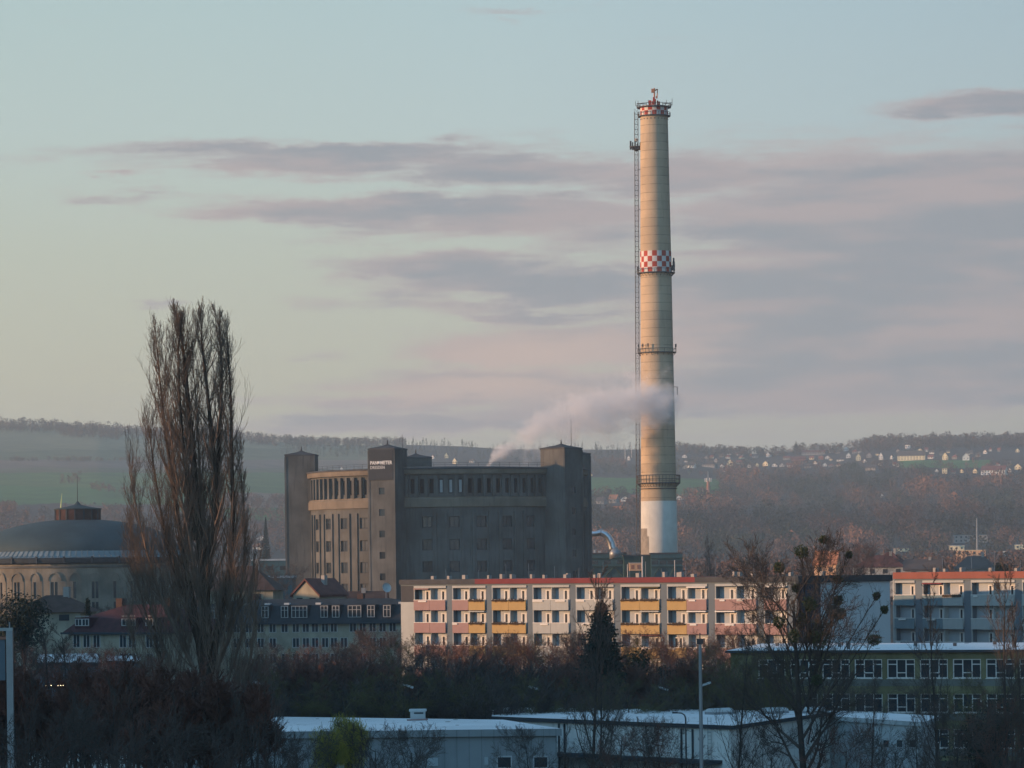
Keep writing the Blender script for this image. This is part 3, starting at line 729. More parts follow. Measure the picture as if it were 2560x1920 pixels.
        c4 = [(-Wd-.1,y0-.1,ztop+.1),(Wd+.1,y0-.1,ztop+.1),(Wd+.1,y1+.1,ztop+.1),(-Wd-.1,y1+.1,ztop+.1)]
        c5 = [(-1.1,yc-1.1,ztop+.75),(1.1,yc-1.1,ztop+.75),(1.1,yc+1.1,ztop+.75),(-1.1,yc+1.1,ztop+.75)]
        for i in range(4): rf.quad(c4[i],c4[(i+1)%4],c5[(i+1)%4],c5[i]); rf.tri(c5[i],c5[(i+1)%4],(0,yc,ztop+1.25))
        rf.tube([(0,yc,ztop+1.1),(0,yc,ztop+2.3)], [.25,.06], 6)
        rf.build('tower_roof', M['slate'], tw)
        if b < 3 or b == 4:
            for (z0, z1) in zw[1:]:
                MB().box(-.68,.68,-.03,.03,z0+.05,z1-.05).build('tower_window', M['glass'], tw, (0, y0+.3, 0))
        if b == 0:
            sp = MB(); sp.box(-Wd+.18, Wd-.3, y0-.22, y0-.14, 40.9, ztop-.3).build('sign_panel', M['panel'], tw)
            def text(body, size, x, z, off, sx=1.0, nm='sign_lettering'):
                cu = bpy.data.curves.new('txt', 'FONT'); cu.body = body; cu.size = size; cu.extrude = .03; cu.offset = off; cu.resolution_u = 3
                o_ = bpy.data.objects.new('txt', cu); col.objects.link(o_)
                dg = bpy.context.evaluated_depsgraph_get(); me = bpy.data.meshes.new_from_object(o_.evaluated_get(dg))
                bpy.data.objects.remove(o_); me.name = nm; me.materials.clear(); me.materials.append(M['letter'])
                o2 = bpy.data.objects.new(nm, me); col.objects.link(o2); o2.parent = tw
                o2.location = (x, y0-.27, z); o2.rotation_euler = (R_(90), 0, 0); o2.scale = (sx, 1, 1)
                xs = [v.co.x for v in me.vertices]; return max(xs)*sx
            w1 = text('PAN', 1.2, -Wd+.6, 44.75, .03, .88)
            g = MB(); g.lathe([(.02,.12),(.22,.1),(.34,0),(.22,-.1),(.02,-.12)], 14); 
            gx = -Wd+.6+w1+.36
            go = g.build('sign_globe', M['letter'], tw, (gx, y0-.3, 45.2)); go.rotation_euler = (R_(90),0,0)
            text('METER', 1.2, gx+.34, 44.75, .03, .88)
            text('DRESDEN', 1.08, -Wd+.6, 43.65, -.004, .84)
    # thin antennas on the towers
    for (px, y0_, y1_, ang, rr) in ((1022,1120,1085,TO+6,Rw+1),(1423,1119,1047,TO+76,Rw+2)):
        q = P(ang, 48, -1.5, rr); MB().tube([(q[0],q[1],47.5),(q[0],q[1],48.7+(y0_-y1_)/10.1)], [.09,.04], 5).build('antenna_rod', M['steel'], t)
gasometer()

# ------------------------------------------------------------------ domed gasometer
def domed():
    c = at(196, 1433, 780); t = thing('domed_gasometer', 'round domed gasometer with flat sheet dome, lantern and arched windows', 'gasometer', (c.x, c.y, 0)); Rd = 23.7; ze = 22.3
    def P(phi, z, d=0): a = R_(phi); r = Rd-d; return (r*math.sin(a), -r*math.cos(a), z)
    n = 34; us = []; kinds = []; st = 360/n; off = 5.0
    cells = []
    for i in range(n):
        a = off+i*st
        if i % 2 == 0: cells.append((a-.75-.0, a+.75, 'single'))
        else: cells += [(a-1.75, a-.25, 'l'), (a+.25, a+1.75, 'r')]
    us = [cells[0][0]-3]
    for a, b, _ in cells: us += [a, b]
    us.append(us[0]+360)
    zs = [0, 3, 5.5, 7.5, 10., 11., 12.8, 13.6, 17.2, ze]
    # rows: upper tall windows, lower small ones
    hol = set()
    for k in range(len(cells)):
        hol |= {(1+2*k, 7), (1+2*k, 5), (1+2*k, 3), (1+2*k, 1)}
    cylgrid(P, us, zs, hol, .45).build('wall', [M['dome_wall'], M['hole']], t)
    cnt = 0
    for k, (a, b, kd) in enumerate(cells):
        am = (a+b)/2; v = (am+180) % 360-180
        if not (-75 < v < 60): continue
        for (z0, z1) in ((13.6,17.2),(11.,12.8)):
            q = P(am, 0, .28); wd = R_(b-a)*Rd*.98
            MB().box(-wd/2, wd/2, -.03, .03, z0, z1).build('window', M['glass'], t, q, R_(am))
    m = MB()          # blind arches framing each window group
    for i in range(n):
        a = off+i*st; hwid = 2.6 if i % 2 == 0 else 3.3
        N = 10; prev = None
        for k in range(N+1):
            th = math.pi*k/N; da = hwid*math.cos(th); zz = 17.4+1.6*math.sin(th); da2 = (hwid+.55)*math.cos(th); z2 = 17.4+2.0*math.sin(th)
            cur = (P(a-da, zz, -.2), P(a-da2, z2, -.2), P(a-da, zz, 0))
            if prev: m.quad(prev[0], cur[0], cur[1], prev[1]); m.quad(prev[2], cur[2], cur[0], prev[0])
            prev = cur
        for s in (-1, 1):
            q0, q1 = sorted((a+s*hwid, a+s*(hwid+.55))); m.quad(P(q0,10,-.2), P(q1,10,-.2), P(q1,17.4,-.2), P(q0,17.4,-.2))
    m.build('arch_trim', M['dome_wall'], t)
    MB().lathe([(Rd+.02,20.2),(Rd+.3,20.25),(Rd+.3,20.6),(Rd+.02,20.65)], 140).build('string_course', M['conc'], t)
    g = MB(); g.lathe([(Rd,ze-1.3),(Rd+.9,ze-1.0),(Rd+1.2,ze-.1),(Rd+1.0,ze)], 140).build('gutter', M['fascia'], t)
    m = MB(); 
    for i in range(26):
        a = i*360/26; q = P(a, 0, -1.25); m.box(-.2,.2,-.15,.15,ze-1.1,ze+.35, M=Matrix.Translation((q[0],q[1],0)) @ Matrix.Rotation(R_(a),4,'Z'))
    m.build('snow_guard', M['fascia'], t)
    MB().lathe([(Rd+1.0,ze+.1),(Rd-.2,ze+.5),(Rd-1.3,ze+1.55)], 140).build('eave_skirt', M['dome_edge'], t)
    rb = MB()
    for i in range(120):
        a = i*3.0; rb.tube([P(a,ze+.25,-.95), P(a,ze+.62,.25), P(a,ze+1.68,1.3)], .07, 3)
    rb.build('standing_seam', M['dome_edge'], t)
    prof = []; Rs = Rd-1.3; hh = 6.95
    for i in range(15):
        th = (i/14)*math.acos(5.2/Rs)*1.0; prof.append((Rs*math.cos(th), ze+1.55+hh*math.sin(th)/math.sin(math.acos(5.2/Rs))))
    MB().lathe(prof, 120).build('dome_roof', M['dome'], t, smooth=True)
    zt = prof[-1][1]
    l = MB(); l.lathe([(5.0,zt-.2),(5.0,zt+2.3)], 16); l.build('lantern', M['lantern'], t)
    for i in range(16): MB().box(-.16,.16,-5.12,-4.9,zt-.1,zt+2.3).build('lantern_post', M['fascia'], t, rz=R_(i*22.5))
    MB().lathe([(5.3,zt+2.3),(5.35,zt+2.5),(2.6,zt+2.95),(.8,zt+3.4),(.1,zt+4.2)], 16).build('lantern_roof', M['dome'], t)
    MB().tube([(0,0,zt+4),(0,0,zt+9.8)], [.09,.04], 5).build('lantern_mast', M['steel'], t)
    MB().tube([(-3.55,-1.5,zt+2.4),(-3.25,-1.5,zt+5.9)], [.16,.03], 5).build('yellow_rod', M['yel'], t)
domed()

# ------------------------------------------------------------------ chimney
def chimney():
    D = 1000.; s = F/D
    b = at(1649, 1422, D); t = thing('chimney', 'very tall tapering concrete chimney with red and white checks and a white painted foot', 'chimney', (b.x, D, 0))
    lev = CY-0.0122*(1649-CX)
    Z = lambda py: H+(lev-py)/s
    def rad(z):
        return np.interp(z, [0, Z(1300), Z(640), Z(270)], [5.37, 5.1, 4.37, 3.87])
    z0 = 0; zb = Z(1253); zt = Z(290)
    pr = [(rad(z), z) for z in np.linspace(zb, zt, 40)]
    MB().lathe([(float(a), float(c)) for a, c in pr], 64).build('shaft', M['chim'], t, smooth=True)
    MB().lathe([(float(rad(0)),0),(float(rad(Z(1380)))+.03, Z(1380)),(float(rad(zb))+.03, zb),(float(rad(zb)),zb+.02)], 64).build('painted_foot', M['chim_white'], t, smooth=True)
    pm = MB(); 
    angs = np.linspace(-88, -37, 9); zz = np.linspace(Z(1420), Z(1321), 6)
    for i in range(8):
        for j in range(5):
            if i == 7 and j == 4: continue
            f = lambda a, z: ((float(rad(z))+.07)*math.sin(R_(a)), -(float(rad(z))+.07)*math.cos(R_(a)), z)
            pm.quad(f(angs[i],zz[j]), f(angs[i+1],zz[j]), f(angs[i+1],zz[j+1]), f(angs[i],zz[j+1]))
    pm.build('foot_patch', M['chim_patch'], t)  # darker grey area on the left of the painted foot
    def checks(za, zb_, rows, n, phase, flip=0):
        m = MB(); dz_ = (zb_-za)/rows
        for j in range(rows):
            for i in range(n):
                for q in range(3):
                    a0 = phase+(i+q/3)*360/n; a1 = phase+(i+(q+1)/3)*360/n
                    r0 = float(rad(za+j*dz_))+.06; r1 = float(rad(za+(j+1)*dz_))+.06
                    f = lambda a, r, z: (r*math.sin(R_(a)), -r*math.cos(R_(a)), z)
                    m.quad(f(a0,r0,za+j*dz_), f(a1,r0,za+j*dz_), f(a1,r1,za+(j+1)*dz_), f(a0,r1,za+(j+1)*dz_), (i+j+flip) % 2)
        m.build('checker_band', [M['red'], M['white']], t)
    checks(Z(683), Z(629), 4, 20, 2, 0)
    checks(Z(291), Z(266), 2, 20, 8, 1)
    MB().lathe([(float(rad(Z(266)))+.06, Z(266)), (3.0, Z(266)+.02), (3.0, Z(266)-3)], 48).build('rim', M['steel'], t)
    def gallery(py, width, rail, dk='steel', brace=True, posts=26, name='gallery'):
        z = Z(py); r = float(rad(z)); m = MB()
        m.lathe([(r,z-.12),(r+width,z-.12),(r+width,z+.12),(r,z+.12)], 48)
        g = m.build(name, M[dk], t)
        ra = MB()
        for zz_ in ([z+rail] if rail < 1.3 else [z+rail, z+rail*.5]):
            ra.tube([((r+width)*math.sin(2*math.pi*i/60), -(r+width)*math.cos(2*math.pi*i/60), zz_) for i in range(61)], .07, 4)
        for i in range(posts):
            a = 2*math.pi*i/posts; q = ((r+width)*math.sin(a), -(r+width)*math.cos(a)); ra.tube([(q[0],q[1],z),(q[0],q[1],z+rail)], .06, 4)
        ra.build('gallery_rail', M['steel'], g)
        if brace:
            br = MB()
            for i in range(posts):
                a = 2*math.pi*i/posts; sx, sy = math.sin(a), -math.cos(a)
                br.tube([((r+width)*sx,(r+width)*sy,z),(r*sx,r*sy,z-width*1.0)], .07, 4)
            br.build('gallery_brace', M['steel'], g)
    gallery(291, .75, 1.0, brace=False); gallery(269, 1.0, .9, brace=False); gallery(683, .95, 1.1); gallery(882, .85, 1.1, posts=18)
    gallery(1208, 1.15, 2.25, posts=40); 
    z = Z(1222); r = float(rad(z)); MB().tube([((r+.3)*math.sin(2*math.pi*i/60), -(r+.3)*math.cos(2*math.pi*i/60), z) for i in range(61)], .1, 4).build('brace_ring', M['steel'], t)
    # service equipment on the crown
    m = MB(); z = Z(266)
    for (x, y, h_, w_) in ((-1.3,-1,1.6,.5),(-.5,-1.6,1.3,.4),(.3,-1.4,1.9,.5),(1.0,-1.2,1.5,.4),(0,0,2.6,.6),(-.9,.6,1.8,.4),(1.5,.2,1.4,.5)):
        m.box(x-w_/2,x+w_/2,y-w_/2,y+w_/2,z-.3,z+h_)
    m.build('crown_equipment', M['red'], t)
    m = MB(); m.tube([(.1,0,z+1),(.2,0,z+5.2)], .22, 5, cap=True); m.tube([(-.6,0,z+4.1),(1.1,0,z+4.9)], .2, 4, cap=True); m.tube([(1.1,0,z+4.9),(.9,0,z+2.4)], .13, 4, cap=True); m.box(-.7,.2,-.35,.35,z+3.9,z+5.0); m.box(.55,1.05,-.3,.3,z+2.3,z+2.9)
    m.build('crown_crane', M['farorange'], t)
    for a, h_ in ((-100,1.8),(-60,1.4),(75,1.6),(100,2.3),(120,1.4),(40,1.3),(-20,1.2)):
        sx, sy = math.sin(R_(a)), -math.cos(R_(a)); MB().tube([(4.7*sx,4.7*sy,z),(5.3*sx,5.3*sy,z+.5),(5.3*sx,5.3*sy,z+h_)], .07, 4).build('crown_antenna', M['steel'], t)
    m = MB()
    m.tube([(-4.9,-1,z+.75),(-2.2,-1.4,z+.55)], .12, 4); m.build('crown_boom', M['steel'], t); MB().tube([(2.3,-1.4,z+.5),(5,-1,z+.85)], .12, 4).build('crown_boom', M['steel'], t)
    # dark warning lamps / brackets
    m = MB()
    for py in (299,):
        for a in range(-80, 90, 16):
            z_ = Z(py); r_ = float(rad(z_)); m.box(-.14,.14,-.12,.12,z_-.14,z_+.14, M=Matrix.Translation((r_*math.sin(R_(a)),-r_*math.cos(R_(a)),0)))
    m.build('warning_lamp', M['steel'], t)
    m = MB()
    for (a, py, w_, h_) in ((80,672,.7,1.9),(95,665,.5,2.3),(-88,676,.5,1.2),(70,678,.9,1.5)):
        z_ = Z(py); r_ = 5.1; MB().box(-w_/2,w_/2,-.2,.2,z_,z_+h_, M=Matrix.Translation((r_*math.sin(R_(a)),-r_*math.cos(R_(a)),0))).build('antenna_panel', M['steel'], t)
    for (a, py) in ((-75,880),(-50,880),(-30,880),(85,880),(95,880)):
        z_ = Z(py); r_ = 5.4; q = (r_*math.sin(R_(a)),-r_*math.cos(R_(a))); m = MB(); m.tube([(q[0],q[1],z_),(q[0],q[1],z_+2.0)], .09, 4); m.box(q[0]-.2,q[0]+.2,q[1]-.1,q[1]+.1,z_+1.3,z_+2.2); m.build('antenna_pole', M['steel'], t)
    z_ = Z(968); m = MB(); m.tube([(4.4,-1,z_),(5.6,-1,z_),(5.6,-1,z_-2.3)], .12, 4); m.build('side_bracket', M['steel'], t)
    # lattice ladder mast beside it
    q = at(1595, 1422, D+3.2); lt = thing('lattice_mast', 'slim lattice ladder mast rising close beside the chimney', 'mast', (q.x, D+3.2, 0)); zt = Z(275); lt.rotation_euler = (0, R_(.42), 0)
    m = MB()
    for x, y in ((-.5,-.5),(.5,-.5),(.5,.5),(-.5,.5)): m.tube([(x,y,0),(x,y,zt)], .085, 4)
    m.build('mast_leg', M['steel'], lt)
    m = MB(); z_ = 0; i = 0
    while z_ < zt:
        for (a, b_) in (((-.5,-.5),(.5,-.5)),((.5,-.5),(.5,.5)),((.5,.5),(-.5,.5)),((-.5,.5),(-.5,-.5))):
            m.tube([(a[0],a[1],z_),(b_[0],b_[1],z_)], .05, 3); m.tube([(a[0],a[1],z_),(b_[0],b_[1],z_+1.45)] if i % 2 else [(b_[0],b_[1],z_),(a[0],a[1],z_+1.45)], .035, 3)
        z_ += 1.45; i += 1
    m.build('mast_lattice', M['steel'], lt)
    m = MB()
    for py in (620,707,808,930,1040,1150,1260,420,520): m.tube([(.5,0,Z(py)),(1.6,0,Z(py))], .09, 4)
    m.build('mast_tie', M['steel'], lt)
    m = MB(); zc = Z(362); rr = random.Random(4)
    m.lathe([(.3,zc-1.4),(1.9,zc-.3),(2.0,zc+.0),(.4,zc+.1)], 14)
    m.tube([(0,0,zc-.2),(1.9,0,zc-.1)], .12, 4)
    m.build('antenna_basket', M['steel'], lt)
    m = MB()
    for i in range(14):
        a = i*2*math.pi/14; x, y = 1.75*math.cos(a), 1.75*math.sin(a); h_ = rr.uniform(.9, 1.7); MB().box(x-.14,x+.14,y-.14,y+.14,zc-.9,zc+h_).build('antenna_panel', M['steel'], lt)
    m = MB(); m.lathe([(.02,zc+1.3),(.42,zc+1.5),(.42,zc+2.1),(.02,zc+2.4)], 10); m.build('antenna_radome', M['white'], lt)
chimney()

# ------------------------------------------------------------------ power plant at the chimney foot
def plant():
    D = 990.; k = D/F
    def bx(name, lab, cat, x0, x1, y0, y1, dep, ma, dd=0, roof='slate', extra=None):
        a = at(x0, y1, D+dd); b = at(x1, y0, D+dd); W = b.x-a.x; Hh_ = b.z
        t = thing(name, lab, cat, ((a.x+b.x)/2, D+dd, 0))
        MB().box(-W/2, W/2, 0, dep, 0, Hh_-.4).build('wall', M[ma], t); MB().box(-W/2-.2, W/2+.2, -.2, dep+.2, Hh_-.397, Hh_).build('roof', M[roof], t)
        if extra: extra(t, W, Hh_)
        return t
    def truss(t, W, Hh_):
        m = MB()
        for z in (Hh_-1.6, Hh_-4.0): m.box(-W/2, W/2, -.35, -.05, z-.15, z+.15)
        nb = max(2, int(W/5))
        for i in range(nb):
            x0 = -W/2+W*i/nb; x1 = x0+W/nb; m.tube([(x0,-.2,Hh_-8),((x0+x1)/2,-.2,Hh_-4)], .13, 4); m.tube([((x0+x1)/2,-.2,Hh_-4),(x1,-.2,Hh_-8)], .13, 4)
        m.build('steel_truss', M['green_steel'], t)
        m = MB()
        for i in range(nb*2): 
            x = -W/2+W*(i+.5)/(nb*2); m.box(x-.9,x+.9,-.03,.0,Hh_-3.3,Hh_-2.2)
        m.build('window', M['glass'], t)
    bx('boiler_house', 'teal clad plant building under the silver pipe', 'plant building', 1440, 1566, 1381, 1430, 12, 'teal', 12, extra=truss)
    bx('boiler_house', 'teal clad plant building directly below the white chimney foot', 'plant building', 1628, 1706, 1381, 1430, 9, 'teal', -8, extra=truss)
    bx('equipment_deck', 'dark steel deck carrying ducts between the two teal buildings', 'platform', 1560, 1640, 1386, 1391, 8, 'green_steel', -6)
    c = at(1590, 1410, 975); t = thing('site_cabin', 'small orange lit cabin beside the chimney foot', 'cabin', (c.x, 975, 0))
    W = 34*975/F; zt = at(1590, 1408, 975).z; zb = at(1590, 1427, 975).z
    MB().box(-W/2, W/2, 0, 2.6, zb, zt).build('cabin_wall', M['orangewall'], t); MB().box(-W/2-.1, W/2+.1, -.1, 2.7, zt+.003, zt+.15).build('roof', M['white'], t)
    for x in (-.9, .8): MB().box(x-.45, x+.45, -.03, .0, zb+.5, zt-.5).build('window', M['brick'], t)
    m = MB()
    for x in (-W/2+.1, W/2-.1): m.box(x-.1,x+.1,.1,.3,0,zb)
    m.build('cabin_leg', M['galv'], t)
    # silver pipe
    q = [at(x, y, 985) for x, y in ((1452,1337),(1490,1334),(1502,1331),(1512,1335),(1521,1344),(1527,1356),(1531,1370),(1533,1379))]
    t = thing('silver_pipe', 'fat silver exhaust pipe bending down right of the big gasometer', 'pipe', (q[0].x, 985, q[0].z))
    m = MB(); m.tube([p-q[0] for p in q], [.7,.75,.85,1.0,1.05,1.1,1.12,1.15], 14, cap=True); m.build('pipe_run', M['silver'], t, smooth=True)
    m = MB(); e = q[-1]-q[0]; 
    m.tube([e+Vector((0,0,.8)), e+Vector((.9,0,-1.4))], [1.2,2.1], 12, cap=True); m.build('pipe_cone', M['galv'], t, smooth=True)
    m = MB()
    for kx in (2, 5): 
        d = q[kx]-q[0]; m.tube([d+Vector((-.12,0,0)), d+Vector((.12,0,-.02))], .0+1.2, 12)
    m.build('pipe_collar', M['galv'], t)
    rr = random.Random(8)
    for i, (x, y0, y1, lab) in enumerate(((1606,1391,1424,'white vent pipe left of the chimney foot'),(1614,1404,1430,'bent thin vent pipe in front of the chimney foot'),(1687,1400,1430,'thin pole right of the teal building below the chimney'),(1569,1410,1430,'short pole left of the orange cabin'))):
        a = at(x, y1, 972); b = at(x, y0, 972); tag(MB().tube([(0,0,0),(0,0,b.z)], .22 if i == 0 else .12, 6, cap=True).build('vent_pipe', M['white'] if i != 1 else M['galv'], None, (a.x, 972, 0)), lab, 'pipe')
    m = MB(); r0 = at(1470, 1381, 1000)
    t = thing('roof_plant', 'cluster of small ducts and fans on the teal building roof', 'roof plant', (r0.x, 1006, r0.z-1.0))
    for i in range(9):
        x = rr.uniform(0, 9); h_ = rr.uniform(.5, 1.9); MB().box(x,x+rr.uniform(.4,1.2),0,.9,0,h_).build('duct', M['unit'] if i % 2 else M['galv'], t, (0, rr.uniform(-2,2), 0))
plant()

# ------------------------------------------------------------------ balcony blocks
def block(px0, D0, px1, D1, bays, colors, gable_len, label, attic, ztop=17.7, red=None, plain=None, awn=(), pl=()):
    A = at(px0, 1423, D0); B = at(px1, 1410, D1); d = Vector((B.x-A.x, B.y-A.y, 0)); L = d.length; d.normalize()
    rz = math.atan2(d.y, d.x); t = thing('apartment_block', label, 'apartment block', (A.x, A.y, 0), rz)
    def tp(px, D=None):       # distance along the facade that projects to px
        uu = (px-CX)/F; return (uu*A.y-A.x)/(d.x-uu*d.y)
    L2 = tp(px1); fl = [.1+2.8*i for i in range(6)]; dep = 12.; rc = .72
    ws = MB(); pil = MB()
    edges = []
    for (a, b) in bays: edges.append((tp(a), tp(b)))
    # solid body behind recesses
    xs = edges[0][0]
    body = MB(); body.box(0, L2, rc, dep, 0, 16.9); body.build('rear_wall', M['recess'], t)
    prev = 0
    pcs = []
    for (a, b) in edges: pcs.append((prev, a)); prev = b
    pcs.append((prev, L2))
    for i, (a, b) in enumerate(pcs):
        if b-a < .05: continue
        if i == 0 and plain:
            MB().box(a, b, 0, rc-.003, 0, 14.9).build('plain_wall', M['cream'], t); MB().box(a, b, .03, rc-.003, 14.903, 16.9).build('plain_wall', M['attic'], t)
        else: MB().box(a, b, 0, rc-.003, 0, 16.9).build('pilaster', M['grey_wall'], t)
    # attic
    rp = [(0, L2, attic)]
    if red:
        a, b = tp(red[0]), tp(red[1]); rp = [(0, a, attic), (a, b, 'redband'), (b, L2, attic)]
    for a, b, m_ in rp:
        if b-a > .1: MB().box(a, b, -.25, dep+.2, 17.1, ztop).build('attic_band', M[m_], t)
    MB().box(.05, L2-.05, -.05, dep+.05, 16.9, 17.097).build('roof_slab', M['grey_wall'], t)
    # cells
    cells = []
    for bi, (a, b) in enumerate(edges):
        cs = colors[bi]; n = len(cs)
        for q, cc_ in enumerate(cs): cells.append((a+(b-a)*q/n, a+(b-a)*(q+1)/n, cc_, bi, q))
        MB().box(a-.05, b+.05, -.12, .12, 16.62, 16.897).build('lintel', M['cream'], t)
        for zf in fl: MB().box(a+.003, b-.003, -.1, rc-.003, zf-.17, zf).build('balcony_slab', M['grey_wall'], t)
        if n == 2: MB().box((a+b)/2-.05, (a+b)/2+.05, .02, rc-.003, fl[1], 16.6).build('balcony_divider', M['cream'], t)
        MB().box(a-.06, a+.06, -.09, .05, fl[0], 16.6).build('balcony_post', M['cream'], t)
    rr = random.Random(px0)
    dm = {}
    for (x0, x1, cc_, bi, q) in cells:
        W = x1-x0
        for k, zf in enumerate(fl[1:]):
            k += 1; zr = zf+1.02
            par = MB(); par.box(0, W-.04, -.22, -.12, -.22, 1.02)
            par.build('balcony_parapet', M[cc_], t, (x0+.02, 0, zf))
            rl = MB(); rl.box(0, W-.04, -.25, -.09, 1.023, 1.09); rl.build('handrail', M['wframe'], t, (x0+.02, 0, zf))
            # door and window unit
            key = round(W, 1)
            fw = 1.45; fx = x1-fw-.12 if rr.random() < .9 else x0+.3
            fr = MB(); 
            for xx in (0, .58, .74, 1.25): fr.box(xx, xx+.2, -.05, .05, 0, 2.2)
            fr.box(.12, 1.33, -.045, .045, 2.08, 2.2); fr.box(.12, 1.33, -.045, .045, 0, .12); fr.box(.84, 1.33, -.045, .045, .12, .85)
            fo = fr.build('balcony_door', M['wframe'], t, (fx, rc-.06, zf+.02))
            MB().box(.12, 1.33, .0, .03, .12, 2.08).build('pane', M['glass'], fo)
            if (bi, q, 6-k) in awn:
                kind = awn[(bi, q, 6-k)]
                MB().box(.05, W-.08, -.3, .35, 2.36, 2.5).build('awning', M[kind], t, (x0, 0, zf))
            if (bi, q, 6-k) in pl:
                m = MB(); n = 14
                for i in range(n*3):
                    x = rr.uniform(.1, W-.35); h_ = rr.uniform(.05, .28); m.tri((x,-.3,.9),(x+.14,-.28,.9),(x+.07+rr.uniform(-.1,.1),-.3,1.05+h_)); m.tri((x,-.33,1.05),(x+.12,-.3,1.0),(x+.06,-.36,.62+h_))
                m.box(.1, W-.2, -.36, -.26, .85, 1.05)
                m.build('planter', M['plants'], t, (x0, 0, zf))
            elif rr.random() < .45:
                w_ = rr.uniform(.7, 1.7); x = rr.uniform(.05, W-w_-.1); MB().box(x, x+w_, -.34, -.24, .80, .98).build('planter', M['wframe'], t, (x0, 0, zf))
    # roof vents
    x = 1.5
    while x < L2-1:
        w_ = rr.uniform(.3, .55); h_ = rr.uniform(.35, .62); y = rr.uniform(2, 7)
        MB().box(x, x+w_, y, y+.5, 17.6, ztop+h_).build('roof_vent', M['fargr'], t); x += rr.uniform(1.4, 3.6)
    x = 2.
    while x < L2-1:
        MB().tube([(x,6,17.6),(x,6,ztop+rr.uniform(1.0,2.4))], .03, 4).build('roof_aerial', M['galv'], t); x += rr.uniform(3.5, 6)
    return t, L2, dep, edges
b1 = block(1001, 441, 1991, 396, [(1036,1115),(1132,1214),(1231,1316),(1333,1423),(1441,1534),(1553,1650),(1669,1768),(1789,1892),(1911,1968)],
   [('pink','pink'),('pink','yellow'),('yellow','yellow'),('cream','cream'),('cream','cream'),('yellow','yellow'),('yellow','pink'),('pink','pink'),('pink',)],
   16, 'long block of flats with pink, yellow and cream balconies, red attic band', 'attic', red=(1190,1740), plain=True,
   awn={(5,1,1):'twig_olive',(6,1,1):'wframe',(6,1,2):'wframe',(7,0,2):'wframe',(0,0,1):'pink',(5,1,2):'cream',(1,1,2):'cream',(5,1,3):'redtile',(8,0,1):'wframe'},
   pl={(2,0,1),(2,1,1),(1,1,1),(2,0,2),(2,1,2),(1,1,2),(5,0,1),(5,1,1),(5,0,2),(5,1,2),(6,0,1),(6,0,2)})
t, L2, dep, _ = b1
# deep right-hand gable: navy strip then pale blue wall
g = MB(); g.box(L2+.003, L2+.25, .0, 3.9, 0, 16.95); g.build('gable_strip', M['navy'], t)
g = MB(); g.box(L2-11.5, L2+.2, 12.003, 16.6, 0, 16.95); g.box(L2+.003, L2+.2, 3.903, 12.0, 0, 16.95); g.build('gable_wall', M['gable'], t)
g = MB(); g.box(L2-11.5, L2+.45, 12.21, 16.8, 16.953, 17.7); g.box(L2+.003, L2+.45, -.25, 12.207, 16.953, 17.7); g.build('gable_attic', M['fascia'], t)
b2 = block(2236, 428, 2760, 398, [(2238,2287),(2308,2409),(2429,2537),(2557,2670)],
   [('bluegrey',),('bluegrey','cream'),('cream','cream'),('cream','cream')],
   14, 'block of flats with blue-grey and cream balconies and orange attic band', 'orange', ztop=17.9, red=None, awn={(1,0,1):'redband'}, pl={(1,1,1)})
g = MB(); g.box(-.23, -.003, -.1, 12., 0, 16.95); g.build('gable_wall', M['cream'], b2[0])

